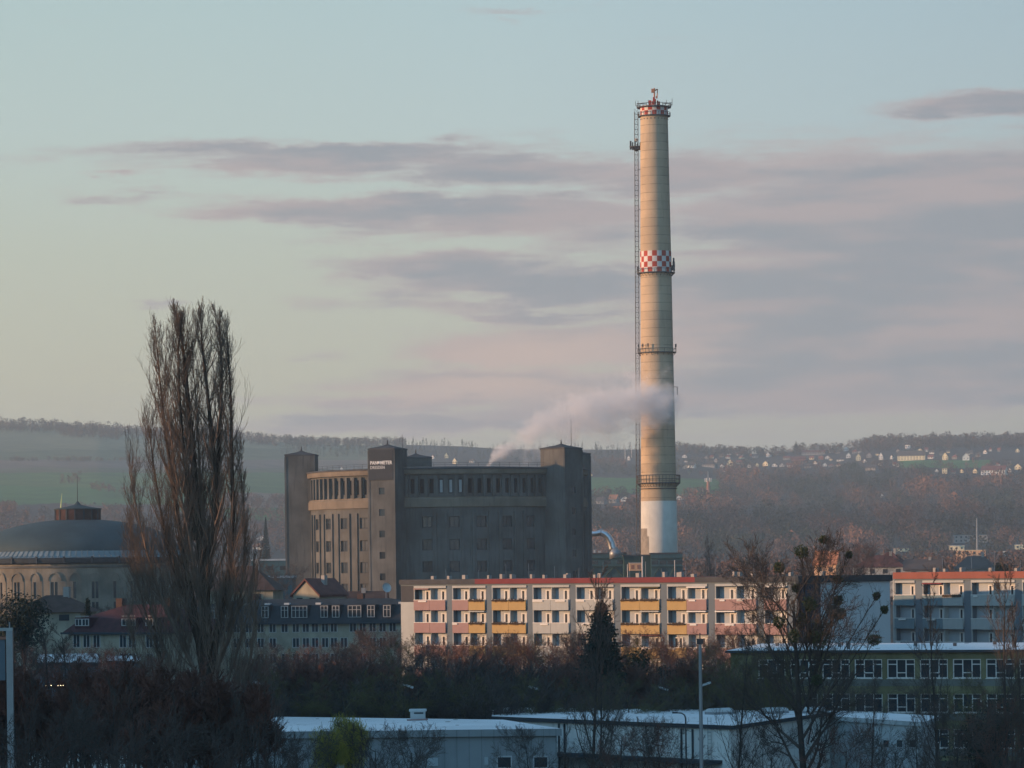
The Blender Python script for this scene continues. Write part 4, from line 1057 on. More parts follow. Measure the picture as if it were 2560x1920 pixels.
# ------------------------------------------------------------------ school
def school():
    A = at(1826, 1620, 345); B = at(2720, 1620, 333); d = Vector((B.x-A.x, B.y-A.y, 0)); L = d.length; rz = math.atan2(d.y, d.x)
    t = thing('school_building', 'olive yellow school with white three part windows and snowy flat roof', 'school', (A.x, A.y, 0), rz)
    zt = at(2300, 1631, 338).z; k = 338/F
    rows = [(at(2300,1696,338).z, at(2300,1648,338).z), (at(2300,1782,338).z, at(2300,1735,338).z)]
    rows.append((rows[1][0]-3.4, rows[1][1]-3.4))
    pitch = 84*k; wd = 71*k
    x0 = (at(2242,1500,339).x-A.x) % pitch; xs = []; x = x0-pitch*0+0
    while x < L-2:
        if x > 1: xs.append(x)
        x += pitch
    us = [0]
    for x in xs: us += [x, x+wd]
    us.append(L); zs = [0]
    for a, b in reversed(rows): zs += [a, b]
    zs.append(zt)
    cylgrid(lambda u, z, dd: (u, dd, z), us, zs, {(1+2*i, 1+2*j) for i in range(len(xs)) for j in range(3)}, .3).build('front_wall', [M['school'], M['hole']], t)
    MB().box(0, L, .35, 11.5, 0, zt-.01).build('rear_wall', M['school_b'], t)
    m = MB()
    for (a, b) in rows: m.box(.2, L-.2, -.03, -.003, a-.75, a-.12)
    m.build('spandrel_band', M['school_b'], t)
    fr = None
    for (a, b) in rows:
        h_ = b-a
        for x in xs:
            if fr is None:
                m = MB(); f_ = .09; c1 = wd*.33; c2 = wd*.66
                m.box(0,wd,-.04,.04,0,f_); m.box(0,wd,-.04,.04,h_-f_,h_)
                for xx in (0, c1, c2, wd-f_): m.box(xx,xx+f_,-.045,.045,f_,h_-f_)
                m.box(f_,c1,-.035,.035,h_*.70,h_*.70+f_); m.box(c2+f_,wd-f_,-.035,.035,h_*.70,h_*.70+f_); m.box(c1+f_,c2,-.035,.035,h_*.26,h_*.26+f_)
                fr = m.build('window', M['wframe'], t, (x, .12, a))
                MB().box(.02,wd-.02,.05,.08,.02,h_-.02).build('pane', M['glass'], fr)
                sl_ = MB().box(-.05,wd+.05,-.22,-.05,-.07,-.003).build('sill', M['wframe'], fr)
            else:
                c = cp(fr, t); c.location = (x, .12, a)
    MB().box(-.4, L+.4, -.5, 12., zt, zt+.22).build('fascia', M['fascia'], t)
    r = MB(); r.quad((-.3,-.45,zt+.24),(L+.3,-.45,zt+.24),(L+.3,12.,zt+.62),(-.3,12.,zt+.62)); r.quad((-.3,12,zt+.62),(L+.3,12,zt+.62),(L+.3,12,zt+.23),(-.3,12,zt+.23)); r.build('snow_cover', M['snow'], t)
    rr = random.Random(3)
    for i in range(14):
        x = rr.uniform(2, L-2); y = rr.uniform(1, 9); MB().box(x,x+.3,y,y+.3,zt+.25,zt+.62+rr.uniform(.1,.3)).build('roof_vent', M['bitumen'], t)
school()

# ------------------------------------------------------------------ low sheds
def flat_shed(label, quad, zt, wallm, D0, fascia_h=.35, extra=None, over=.5, wallside=None, name='storage_hall'):
    """quad: four plan points (x,y), front-left, front-right, back-right, back-left"""
    o = Vector((quad[0][0], quad[0][1], 0)); t = thing(name, label, 'hall', tuple(o))
    q = [Vector((a, b, 0))-o for a, b in quad]
    w_ = MB()
    for i in range(4):
        a, b = q[i], q[(i+1) % 4]; w_.quad((a.x,a.y,0),(b.x,b.y,0),(b.x,b.y,zt-fascia_h),(a.x,a.y,zt-fascia_h))
    w_.build('wall', M[wallm], t)
    c = sum(q, Vector())/4; e = [v+(v-c).normalized()*over for v in q]; f = MB()
    for i in range(4):
        a, b = e[i], e[(i+1) % 4]; f.quad((a.x,a.y,zt-fascia_h),(b.x,b.y,zt-fascia_h),(b.x,b.y,zt),(a.x,a.y,zt))
    f.quad(*[(v.x, v.y, zt-fascia_h) for v in e[::-1]]); f.build('fascia', M['fascia'] if wallside is None else M[wallside], t)
    r = MB(); r.quad(*[(v.x, v.y, zt+.02) for v in e]); r.build('snow_cover', M['snow'], t)
    return t, o
def shed_pt(px, py, z): 
    # plan point at height z that projects to the pixel
    v = at(px, py, 1.0); D = (z-H)/(v.z-H); return (v.x*D, D)
z1 = 6.0
fl_, fr_, br_, bl_ = shed_pt(430,1832,z1), shed_pt(1392,1822,z1), shed_pt(1245,1800,z1), shed_pt(430,1789,z1)
t, o = flat_shed('grey clad hall with thin snow on its roof, in front centre-left', [fl_, fr_, br_, bl_], z1, 'shed', 0, .55, wallside='shed')
d = Vector((fr_[0]-fl_[0], fr_[1]-fl_[1], 0)); dn = d.normalized(); ang = math.atan2(dn.y, dn.x)
for px in (1255, 1346):
    uu = (px-CX)/F; s = (uu*fl_[1]-fl_[0])/(dn.x-uu*dn.y); q = dn*s; zc = at(px, 1905, fl_[1]+dn.y*s).z
    m = MB(); m.box(-.62,.62,-.06,.03,zc-.5,zc+.5); wo = m.build('window', M['unit'], t, (q.x, q.y, 0), ang)
    MB().box(-.52,.52,-.085,-.063,zc-.42,zc+.38).build('pane', M['glass'], wo)
for px, py, w_ in ((1075,1904,.9),(1210,1902,.3)):
    uu = (px-CX)/F; s = (uu*fl_[1]-fl_[0])/(dn.x-uu*dn.y); q = dn*s; zc = at(px, py, fl_[1]+dn.y*s).z
    MB().box(-w_/2,w_/2,-.1,.0,zc-.35,zc+.3).build('wall_vent', M['shed_b'], t, (q.x, q.y, 0), ang)
c = shed_pt(1045, 1801, z1); un = thing('roof_unit', 'boxy ventilation unit with a lid on the grey hall roof', 'roof unit', (c[0], c[1], z1+.03), ang)
MB().box(-.62,.62,-.5,.5,0,.75).build('housing', M['unit'], un); MB().box(-.72,.72,-.6,.6,.753,.95).build('lid', M['unit'], un); MB().box(-.3,.5,-.53,-.503,.55,.68).build('louvre', M['fascia'], un)
m = MB(); m.tube([(-.9,-.9,.05),(.9,-.7,.08)], .07, 5); m.build('pipe', M['pink'], un)
# tan dome-like low structure left of hall: light coloured huts and concrete wall behind
z2 = 6.0
f0, f1, f2 = shed_pt(1240,1796,z2), shed_pt(1826,1814,z2), shed_pt(2060,1786,z2); b0, b1_ = shed_pt(1240,1775,z2), shed_pt(1800,1768,z2)
f0 = shed_pt(1243,1791,z2); 
t2, o2 = flat_shed('wide white rendered hall with snowy roof and rounded skylights, right of the grey hall', [f0, f1, shed_pt(2075,1779,z2), (b0[0]+0, b0[1]+6)], z2, 'shed2', 0, .3)
def on_line(p0, p1, px):
    d_ = Vector((p1[0]-p0[0], p1[1]-p0[1])).normalized(); uu = (px-CX)/F; s = (uu*p0[1]-p0[0])/(d_.x-uu*d_.y)
    return p0[0]+d_.x*s, p0[1]+d_.y*s, math.atan2(d_.y, d_.x)
x, y, a2 = on_line(f0, f1, 1400)
for (px0, px1, py0, py1) in ((1392,1800,1879,1886),):
    xa, ya, _ = on_line(f0, f1, px0); xb, yb, _ = on_line(f0, f1, px1); W = math.hypot(xb-xa, yb-ya); zc = at(px0, 1883, ya).z
    MB().box(0, W, -1.5, .0, zc-.18, zc+.1).build('canopy', M['fascia'], t2, (xa-o2.x, ya-o2.y, 0), a2)
for px in (1394, 1408, 1700, 1728):
    xa, ya, _ = on_line(f0, f1, px); MB().box(-.06,.06,-.15,-.02,1.5,5.6).build('downpipe', M['fascia'], t2, (xa-o2.x, ya-o2.y, 0), a2)
xa, ya, _ = on_line(f0, f1, 1772); lm = MB()
for s in (-.2, .2): lm.tube([(s,-.15,1),(s,-.15,6.6)], .03, 4)
for i in range(18): lm.tube([(-.2,-.15,1.2+i*.3),(.2,-.15,1.2+i*.3)], .02, 3)
lm.build('wall_ladder', M['galv'], t2, (xa-o2.x, ya-o2.y, 0), a2)
MB().box(-.45,.45,-.1,0,4.45,4.6).build('wall_vent', M['fascia'], t2, (xa-o2.x+.2, ya-o2.y, 0), a2)
for i, (px, py, lab) in enumerate(((1799,1786,'rounded white skylight on the white hall roof, left of the pole'),(1935,1784,'rounded white skylight in the middle, right of the tall pole'),(2028,1783,'rounded white skylight on the hall roof behind the mistletoe tree trunk'))):
    c = shed_pt(px, py, z2); sk_ = thing('skylight', lab, 'skylight', (c[0], c[1], z2+.02), a2, 'skylights on the white hall')
    m = MB(); W = .72; N = 8; dp = 2.2
    for k in range(N):
        t0, t1 = math.pi*k/N, math.pi*(k+1)/N
        p0 = (-W*math.cos(t0), .22+.32*math.sin(t0)); p1 = (-W*math.cos(t1), .22+.32*math.sin(t1))
        m.quad((p0[0],-dp/2,p0[1]),(p1[0],-dp/2,p1[1]),(p1[0],dp/2,p1[1]),(p0[0],dp/2,p0[1])); m.quad((p0[0],-dp/2,.2),(p1[0],-dp/2,.2),(p1[0],-dp/2,p1[1]),(p0[0],-dp/2,p0[1]))
    m.build('dome_light', M['unit'], sk_); MB().box(-W,W,-dp/2,dp/2,0,.22).build('curb', M['galv'], sk_)
c0 = shed_pt(2075,1790,5.6); c1 = shed_pt(2305,1806,5.6); c2 = shed_pt(2330,1790,5.6)
t3, o3 = flat_shed('pale low annexe with three small dark windows, right of the white hall', [c0, c1, (c1[0]+2.5, c1[1]+12), (c0[0]+1, c0[1]+12)], 5.6, 'shed_b', 0, .35, wallside='shed_b')
for px in (2210, 2244, 2277):
    xa, ya, a3 = on_line(c0, c1, px); zc = at(px, 1859, ya).z; MB().box(-.42,.42,-.04,.02,zc-.28,zc+.28).build('window', M['glass'], t3, (xa-o3.x, ya-o3.y, 0), a3)
# snow roofs seen through the thicket on the left
q = [shed_pt(60,1832,5.2), shed_pt(425,1834,5.2), shed_pt(425,1775,5.2), shed_pt(60,1772,5.2)]
flat_shed('low snow roofed building glimpsed through the left thicket', q, 5.2, 'shed2', 0, .3)
q = [shed_pt(560,1795,6.4), shed_pt(655,1795,6.4), shed_pt(655,1770,6.4), shed_pt(560,1770,6.4)]
flat_shed('small pale hut behind the foot of the poplar', q, 6.4, 'cream', 0, .25, name='hut')
q = [shed_pt(95,1656,10.2), shed_pt(252,1656,10.2), shed_pt(240,1634,10.2), shed_pt(98,1636,10.2)]
flat_shed('flat snow roofed garage row below the dark trees at far left', q, 10.2, 'grey_wall', 0, .3, name='garage_row')
q = [shed_pt(268,1652,10.), shed_pt(350,1653,10.), shed_pt(348,1640,10.), shed_pt(268,1640,10.)]
flat_shed('small snow covered flat roof left of the poplar below the red house', q, 10., 'grey_wall', 0, .3, name='garage')
q = [shed_pt(652,1752,5.), shed_pt(780,1752,5.), shed_pt(780,1740,5.), shed_pt(652,1740,5.)]
flat_shed('low grey concrete hut behind the grey hall, right of the poplar', q, 5., 'grey_wall', 0, .2, name='hut')

# ------------------------------------------------------------------ mansard houses
def mansard(label, pxa, Da, pxb, Db, zeave, zknee, zridge, dep, roofm, dormers, winrows, group=None, wd=1.0, hgt=1.25, skylights=()):
    A = at(pxa, 1500, Da); B = at(pxb, 1500, Db); d = Vector((B.x-A.x, B.y-A.y, 0)); L = d.length; dn = d.normalized(); rz = math.atan2(dn.y, dn.x)
    t = thing('mansard_house', label, 'house', (A.x, A.y, 0), rz, group)
    tp = lambda px: (((px-CX)/F)*A.y-A.x)/(dn.x-((px-CX)/F)*dn.y)
    MB().box(0, L, 0, dep, 0, zeave).build('wall', M['house_wall'], t)
    r = MB(); o_ = .45; s1 = 1.5
    a = [(-o_,-o_,zeave),(L+o_,-o_,zeave),(L+o_,dep+o_,zeave),(-o_,dep+o_,zeave)]
    b = [(s1*.6,s1,zknee),(L-s1*.6,s1,zknee),(L-s1*.6,dep-s1,zknee),(s1*.6,dep-s1,zknee)]
    m_ = dep/2; c = [(m_*.9,m_,zridge),(L-m_*.9,m_,zridge)]
    for i in range(4): r.quad(a[i],a[(i+1)%4],b[(i+1)%4],b[i])
    r.quad(b[0],b[1],c[1],c[0]); r.quad(b[2],b[3],c[0],c[1]); r.tri(b[1],b[2],c[1]); r.tri(b[3],b[0],c[0]); r.quad(a[3],a[2],a[1],a[0])
    ro = r.build('roof', M[roofm], t)
    MB().box(-o_-.1, L+o_+.1, -o_-.14, -o_-.003, zeave-.16, zeave+.06).build('gutter', M['fascia'], t)
    for (px, w_) in dormers:
        x = tp(px); dz0 = zeave+.75; dz1 = min(zknee-.05, dz0+1.75)
        dm = MB().box(x-w_/2-.15, x+w_/2+.15, .05, 1.9, dz0-.35, dz1+.12).build('dormer', M[roofm], t)
        fr = MB(); n = max(2, int(round(w_/.62)))
        for i in range(n+1): xx = x-w_/2+w_*i/n; fr.box(xx-.05, xx+.05, -.04, .04, dz0, dz1)
        fr.box(x-w_/2, x+w_/2, -.035, .035, dz0, dz0+.08); fr.box(x-w_/2, x+w_/2, -.035, .035, dz1-.08, dz1); fr.box(x-w_/2, x+w_/2, -.03, .03, dz0+1.05, dz0+1.12)
        f = fr.build('dormer_window', M['dframe'], dm); 
        MB().box(x-w_/2, x+w_/2, .01, .03, dz0, dz1).build('dormer_pane', M['glass'], dm)
    for px in skylights:
        x = tp(px); yy = s1+.8; zz = zknee+(zridge-zknee)*(.8)/(m_-s1)
        MB().box(x-.4,x+.4,yy-.3,yy+.4,zz-.05,zz+.22).build('roof_hatch', M['unit'], t)
    for (zc, pxs) in winrows:
        for px in pxs:
            x = tp(px); m = MB(); m.box(x-wd/2-.06, x+wd/2+.06, -.05, -.003, zc-hgt/2-.08, zc+hgt/2+.06); wo = m.build('window', M['dframe'], t)
            m = MB()
            for s in (-1, 1): m.box(x+s*wd/4-wd/4+.06, x+s*wd/4+wd/4-.06, -.07, -.053, zc-hgt/2, zc+hgt/2)
            m.build('pane', M['glass'], wo)
    for f in (.22, .7):
        MB().box(L*f, L*f+.9, m_-.4, m_+.4, zridge-1, zridge+.7).build('chimney', M['browntile'], t)
    return t
e5 = lambda py, D, px=800: at(px, py, D).z
mansard('long dark slate mansard house with white dormers left of the flats', 470, 505, 1030, 495, e5(1557,500), e5(1513,502), e5(1497,506), 12, 'mans',
   [(535,1.0),(570,1.0),(661,1.0),(710,1.0),(747,2.3),(809,1.0),(838,1.0),(885,1.9),(926,1.0),(966,1.0)],
   [(e5(1568,500), (500,530,560,590,620,650,680,710,738,763,786,811,833,881,905,930,955,980)), (e5(1606,500), (500,530,560,590,620,650,680,738,763,786,811,833,858,905,930,955,980)), (e5(1645,500), (650,680,710,738,763,786,811,833,858,905))], skylights=(600,654,703,782,990))
mansard('dark red tiled mansard house with cream dormers left of the poplar', 168, 392, 420, 384, at(280,1582,388).z, at(280,1545,390).z, at(280,1512,393).z, 10, 'darkred',
   [(195,.9),(212,.9),(313,1.1),(330,.7),(372,1.0)], [(at(280,1603,388).z, (190,215,240,306,328,372,395)), (at(280,1650,388).z, (190,240,306,328,372))], wd=.95, hgt=1.3)
house('brown hipped roof below the domed gasometer, behind the red mansard house', 140, 1560, 170, 72, 'house_wall', 'browntile', 'hip', depth=.7, D=470, rz=R_(-12))
house('big dark brown hipped roof house behind the right side of the poplar', 615, 1520, 165, 105, 'house_wall', 'browntile', 'hip', depth=.75, D=560, rz=R_(-8))
house('house with dull red gable roof in front of the big gasometer foot', 800, 1520, 86, 66, 'house_wall', 'redtile', 'gable', depth=1.2, D=620, rz=R_(-38))
house('long low brown roof running behind the mansard house ridge', 880, 1530, 170, 45, 'house_wall', 'browntile', 'long', depth=.3, D=640, rz=R_(-3))
c = at(965, 1484, 570); t = thing('satellite_dish', 'white satellite dish above the long brown roof', 'dish', tuple(c)); m = MB(); m.lathe([(.02,0),(.45,.08),(.75,.28),(.8,.34)], 14); oo = m.build('dish', M['unit'], t, (0,0,.9)); oo.rotation_euler = (R_(75), 0, R_(30)); MB().tube([(0,0,-14),(0,0,.9)], .06, 5).build('pole', M['galv'], t)
def hall_teal(label, px0, px1, y0, D, dep=14, roof='unit'):
    a = at(px0, y0, D); b = at(px1, y0, D); t = thing('industrial_hall', label, 'hall', ((a.x+b.x)/2, D, 0)); W = b.x-a.x; z = a.z
    MB().box(-W/2, W/2, 0, dep, 0, z-.5).build('wall', M['teal'], t); MB().box(-W/2-.3, W/2+.3, -.3, dep, z-.497, z).build('roof', M[roof], t)
    n = max(2, int(W/3))
    for i in range(n): x = -W/2+W*(i+.5)/n; MB().box(x-.8, x+.8, -.05, -.003, z-3.2, z-2.).build('window', M['glass'], t)
    return t
hall_teal('teal industrial hall at the left foot of the big gasometer', 628, 722, 1398, 1000)
hall_teal('nearer teal hall with pale roof, lower left of the big gasometer', 652, 730, 1440, 800)

# ------------------------------------------------------------------ made-up, unseen slab blocks added off-frame to shade the foreground
def slab(label, x, y0, y1, h, dep=12):
    t = thing('shade_slab', label, 'apartment block', (x, y0, 0)); L = y1-y0
    MB().box(-dep, 0, 0, L, 0, h).build('wall', M['grey_wall'], t); MB().box(-dep-.2, .2, -.2, L+.2, h+.003, h+.6).build('attic_band', M['attic'], t)
    m = MB()
    for k in range(int(h/2.8)):
        for i in range(int(L/3.2)): m.box(.003, .06, 1+i*3.2, 2.6+i*3.2, 1+2.8*k, 2.4+2.8*k)
    m.build('window_rows', M['glass'], t)
slab('unseen tall grey slab added off-frame left to shade the foreground', -112, 20, 322, 30)
slab('unseen lower grey slab added off-frame left for shade, next to the tall one', -112, 326, 384, 22)
slab('unseen grey slab added off-frame left for shade, farthest along', -116, 428, 640, 24)

# ------------------------------------------------------------------ trees
def perp(d, rg):
    a = Vector((rg.gauss(0,1), rg.gauss(0,1), rg.gauss(0,1))); a -= d*a.dot(d); return a.normalized()
def branch(rg, mb, p, d, L, r, lv, P):
    n = P['seg'][lv]; pts = [p.copy()]; rad = [r]; st = L/n; dirs = [d.copy()]
    for i in range(n):
        d = (d+perp(d, rg)*P['wob'][lv]+Vector((0,0,1))*P['up'][lv]).normalized()
        p = p+d*st; pts.append(p.copy()); rad.append(max(r*(1-(i+1)/n*P['tap'][lv]), P['rmin'])); dirs.append(d.copy())
    mb[0 if lv == 0 else 1].tube(pts, rad, P['sides'][lv])
    if lv+1 < len(P['n']):
        cn = P['n'][lv+1]; c0 = P['from'][lv]
        for k in range(cn):
            f = c0+(1-c0)*(k+rg.random())/cn; i = min(int(f*n), n-1); q = pts[i].lerp(pts[i+1], f*n-i)
            dd = dirs[min(i+1, n)]; pr = perp(dd, rg)
            if lv == 0:
                a_ = k*2.4+rg.uniform(-.5,.5); pr = Vector((math.cos(a_), math.sin(a_), 0)); pr = (pr-dd*pr.dot(dd)).normalized()
            an = R_(rg.uniform(*P['ang'][lv+1])); nd = (dd*math.cos(an)+pr*math.sin(an)).normalized()
            ln = L*P['len'][lv+1]*(1-P['short'][lv]*abs((f-c0)/(1-c0)-P['peak'][lv]))*rg.uniform(.75,1.2)
            branch(rg, mb, q, nd, ln, max(rad[i]*P['rr'], P['rmin']), lv+1, P)
def tree_proto(name, seed, P, trunkm, crownm, Ht, r, lean=(0,0), multi=1):
    rg = random.Random(seed); mb = [MB(), MB()]
    for q in range(multi):
        off = Vector((0,0,0)) if multi == 1 else Vector((rg.uniform(-.5,.5), rg.uniform(-.5,.5), 0))*P.get('sp',1.)
        d = Vector((lean[0]+(rg.uniform(-.16,.16) if multi > 1 else 0), lean[1]+(rg.uniform(-.16,.16) if multi > 1 else 0), 1)).normalized()
        branch(rg, mb, off, d, Ht*(1 if multi == 1 else rg.uniform(.75,1.05)), r, 0, P)
    ob = thing(name, 'x', 'tree', (0, -500, -200))
    mb[0].build('trunk', trunkm, ob); mb[1].build('crown', crownm, ob)
    return ob
CROWNY = dict(n=[1,12,9,8], seg=[7,5,4,2], wob=[.05,.13,.18,.2], up=[.04,.12,.10,.06], tap=[.6,.85,.85,.8], rmin=.016, sides=[5,4,3,3], sp=3.6,
           **{'from':[.84,.15,.1,0]}, ang=[0,(18,48),(18,45),(18,42)], len=[1,.13,.5,.45], short=[.3,.4,.3], peak=[.1,.3,.3], rr=.55)
BROAD = dict(n=[1,13,8,7,5], seg=[7,6,4,3,2], wob=[.05,.13,.18,.2,.2], up=[.05,.07,.06,.05,.03], tap=[.8,.85,.85,.85,.8], rmin=.012, sides=[7,5,4,3,3],
             **{'from':[.28,.25,.2,.15,0]}, ang=[0,(35,62),(28,55),(25,50),(25,50)], len=[1,.50,.46,.46,.5], short=[.6,.4,.4,.3], peak=[.25,.3,.3,.3], rr=.55)
UPR = dict(n=[1,22,8,6], seg=[9,6,4,2], wob=[.035,.10,.15,.2], up=[.06,.16,.12,.08], tap=[.88,.85,.85,.8], rmin=.012, sides=[7,4,3,3],
           **{'from':[.16,.2,.15,0]}, ang=[0,(24,42),(20,40),(20,42)], len=[1,.28,.42,.45], short=[.9,.4,.3], peak=[.1,.3,.3], rr=.45)
THK = dict(n=[1,11,10,10], seg=[6,5,4,2], wob=[.08,.14,.18,.2], up=[.06,.14,.12,.08], tap=[.75,.85,.85,.8], rmin=.016, sides=[5,4,3,3], sp=3.0,
           **{'from':[.15,.15,.1,0]}, ang=[0,(18,45),(18,42),(18,42)], len=[1,.5,.42,.4], short=[.4,.4,.3], peak=[.2,.3,.3], rr=.55)
MIS = dict(n=[1,19,10,9,5], seg=[8,7,4,3,2], wob=[.04,.11,.16,.2,.2], up=[.05,.075,.06,.05,.04], tap=[.75,.85,.85,.85,.8], rmin=.011, sides=[8,5,4,3,3],
           **{'from':[.22,.22,.2,.1,0]}, ang=[0,(28,60),(25,50),(25,48),(25,45)], len=[1,.46,.40,.42,.5], short=[.55,.4,.4,.3], peak=[.35,.4,.3,.3], rr=.5)
protoA = tree_proto('bare_tree', 11, BROAD, M['bark'], M['twig'], 15, .24)
protoB = tree_proto('bare_tree', 23, BROAD, M['bark'], M['twig_red'], 15, .22)
protoC = tree_proto('slim_bare_tree', 31, UPR, M['bark'], M['twig'], 20, .17)
protoD = tree_proto('slim_bare_tree', 37, UPR, M['bark'], M['twig'], 20, .16, lean=(.02,0))
protoE = tree_proto('thicket_tree', 41, THK, M['bark'], M['twig_red'], 10, .11, multi=6)
protoF = tree_proto('thicket_tree', 43, THK, M['bark'], M['twig'], 10, .11, multi=6)
protoH = tree_proto('thicket_tree', 53, CROWNY, M['bark'], M['twig_red'], 12, .085, multi=8)
protoG = tree_proto('bare_tree', 47, BROAD, M['bark'], M['twig_olive'], 15, .22)
PROTO_USED = set()
SL = []
def plant_tree(pr, label, px, ytop, D, base_h, name=None, group=None, rz=None, wide=1.0, ground=0., scale=None):
    top = at(px, ytop, D).z; s = (top-ground)/base_h if scale is None else scale
    if id(pr) in PROTO_USED: o = cp(pr)
    else: PROTO_USED.add(id(pr)); o = pr
    o.location = (at(px, ytop, D).x, D, ground); o.scale = (s*wide, s*wide, s); o.rotation_euler = (0, 0, rz if rz is not None else random.Random(int(px*7+D)).uniform(0, 6.28))
    o['label'] = label
    if group: o['group'] = group
    if name: o.name = name
    return o
def measure(pr):
    return max(v.co.z for ch in pr.children for v in ch.data.vertices)
hA, hB, hC, hD_, hE, hF, hG, hH = map(measure, (protoA, protoB, protoC, protoD, protoE, protoF, protoG, protoH))

# big poplar
def poplar():
    D = 200.; b = at(505, 1920, D); t = thing('poplar', 'huge bare Lombardy poplar with two crown tips, left of centre', 'tree', (b.x, D, 0)); s = F/D
    tr = MB(); cr_ = MB(); rg = random.Random(77)
    X = lambda px: (px-505)/s
    Zp = lambda py: at(470, py, D).z
    stems = [([(528,1990),(524,1750),(520,1560),(516,1430),(503,1290),(492,1130),(478,960),(466,830),(455,750)], .42),
             ([(520,1500),(522,1415),(545,1300),(551,1180),(540,1060),(528,930),(520,850),(517,738)], .26),
             ([(545,1310),(553,1160),(560,1010),(562,900),(556,820),(548,735)], .16),
             ([(512,1700),(490,1520),(462,1380),(440,1220),(420,1070),(408,940),(398,815)], .22),
             ([(526,1720),(552,1560),(580,1420),(590,1280),(592,1140),(590,1000),(586,900),(580,815)], .2),
             ([(505,1640),(470,1500),(430,1390),(405,1270),(385,1150),(372,1060)], .15),
             ([(500,1350),(482,1240),(470,1100),(462,960),(466,870),(474,800)], .16),
             ([(528,1700),(575,1600),(612,1480),(622,1360),(618,1240),(606,1130)], .14),
             ([(510,1720),(455,1600),(405,1480),(375,1370),(352,1260),(340,1180)], .15),
             ([(516,1480),(510,1300),(508,1150),(500,1000),(492,880)], .14),
             ([(505,1880),(450,1770),(402,1650),(366,1530),(342,1430),(328,1330)], .13),
             ([(535,1880),(592,1760),(630,1640),(646,1530),(650,1420)], .13),
             ([(508,1840),(440,1680),(392,1560),(366,1450),(350,1350)], .12),
             ([(532,1840),(575,1700),(612,1590),(636,1480),(640,1400)], .12),
             ([(518,1800),(480,1660),(452,1550),(432,1440),(420,1340)], .12),
             ([(525,1820),(545,1690),(570,1570),(590,1470),(604,1360)], .11),
             ([(512,1900),(420,1800),(370,1700),(345,1620),(335,1540)], .09),
             ([(530,1900),(600,1810),(645,1720),(660,1640)], .09),
             ([(522,1600),(500,1480),(480,1330),(450,1180),(434,1040),(426,860)], .15)]
    env_x = lambda py, sd: np.interp(py, [735,800,900,1000,1100,1200,1300,1400,1500,1600,1700,1800,1900], [448,395,382,372,355,340,330,322,325,335,352,380,400] if sd < 0 else [552,590,596,600,604,612,628,640,650,655,650,630,610])
    def sub(p, d, L, r, lv):
        n = 4 if lv < 2 else 3 if lv == 2 else 2
        pts = [p]; rad = [r]; dd = d
        for i in range(n):
            dd = (dd+perp(dd, rg)*(.12 if lv < 3 else .15)+Vector((0,0,.27))).normalized(); q = pts[-1]+dd*(L/n)
            pts.append(q); rad.append(max(r*(1-.85*(i+1)/n), .006))
        cr_.tube(pts, rad, 4 if lv < 2 else 3)
        if lv < 3:
            m = (0, 7, 6)[lv] if lv else 0
            for k in range(m):
                f = .12+.85*(k+rg.random())/m; i = min(int(f*n), n-1); q = pts[i].lerp(pts[i+1], f*n-i)
                an = R_(rg.uniform(12, 36)); ddd = (pts[i+1]-pts[i]).normalized(); nd = ddd*math.cos(an)+perp(ddd, rg)*math.sin(an)
                sub(q, nd.normalized(), L*rg.uniform(.32, .52), rad[i]*.5, lv+1)
    for si, (st_, r0) in enumerate(stems):
        yo = rg.uniform(-1.6, 1.6) if si else 0; n = len(st_); pts = []; rad = []
        for i, (px, py) in enumerate(st_):
            py = max(py, 782); f = i/(n-1); pts.append(Vector((X(px)+rg.uniform(-.05,.05), yo*f, max(Zp(py), -.3 if i else -.3)))); rad.append(max(r0*(1-.97*f), .012))
        if si == 0: pts[0] = Vector((X(528), 0, -.2))
        (tr if si < 7 else cr_).tube(pts, rad, 8 if si < 7 else 6)
        tot = sum((pts[i+1]-pts[i]).length for i in range(n-1)); nb = int(tot*(3.8 if si < 11 else 3.2))
        for k in range(nb):
            f = .10+.9*((k+rg.random())/nb); g = f*(n-1); i = min(int(g), n-2); q = pts[i].lerp(pts[i+1], g-i)
            px_ = 505+q.x*s; py_ = CY-(q.z-H)*s
            an = R_(rg.uniform(14, 40)); a_ = rg.uniform(0, 6.28); ddd = (pts[i+1]-pts[i]).normalized()
            hd = Vector((math.cos(a_), math.sin(a_)*.9, 0)); nd = (ddd*math.cos(an)+hd*math.sin(an)).normalized()
            lim = env_x(py_-50, -1 if hd.x < 0 else 1); room = abs(px_-lim)/s
            L = min(rg.uniform(1.6, 4.4)*(.55+.45*(1-f)), max(.7, room*3.0/max(.25, abs(hd.x))))
            top = Zp(float(np.interp(px_, [370,400,430,455,490,517,548,575,600], [900,830,800,780,790,775,785,820,900])))-q.z; L = min(L, max(.7, top*.85))
            sub(q, nd, L, max(.012, rad[i]*.33), 1)
    tr.build('trunk', M['bark_pop'], t); cr_.build('crown', M['twig_pop'], t)
    print('poplar faces', len(cr_.f))
poplar()

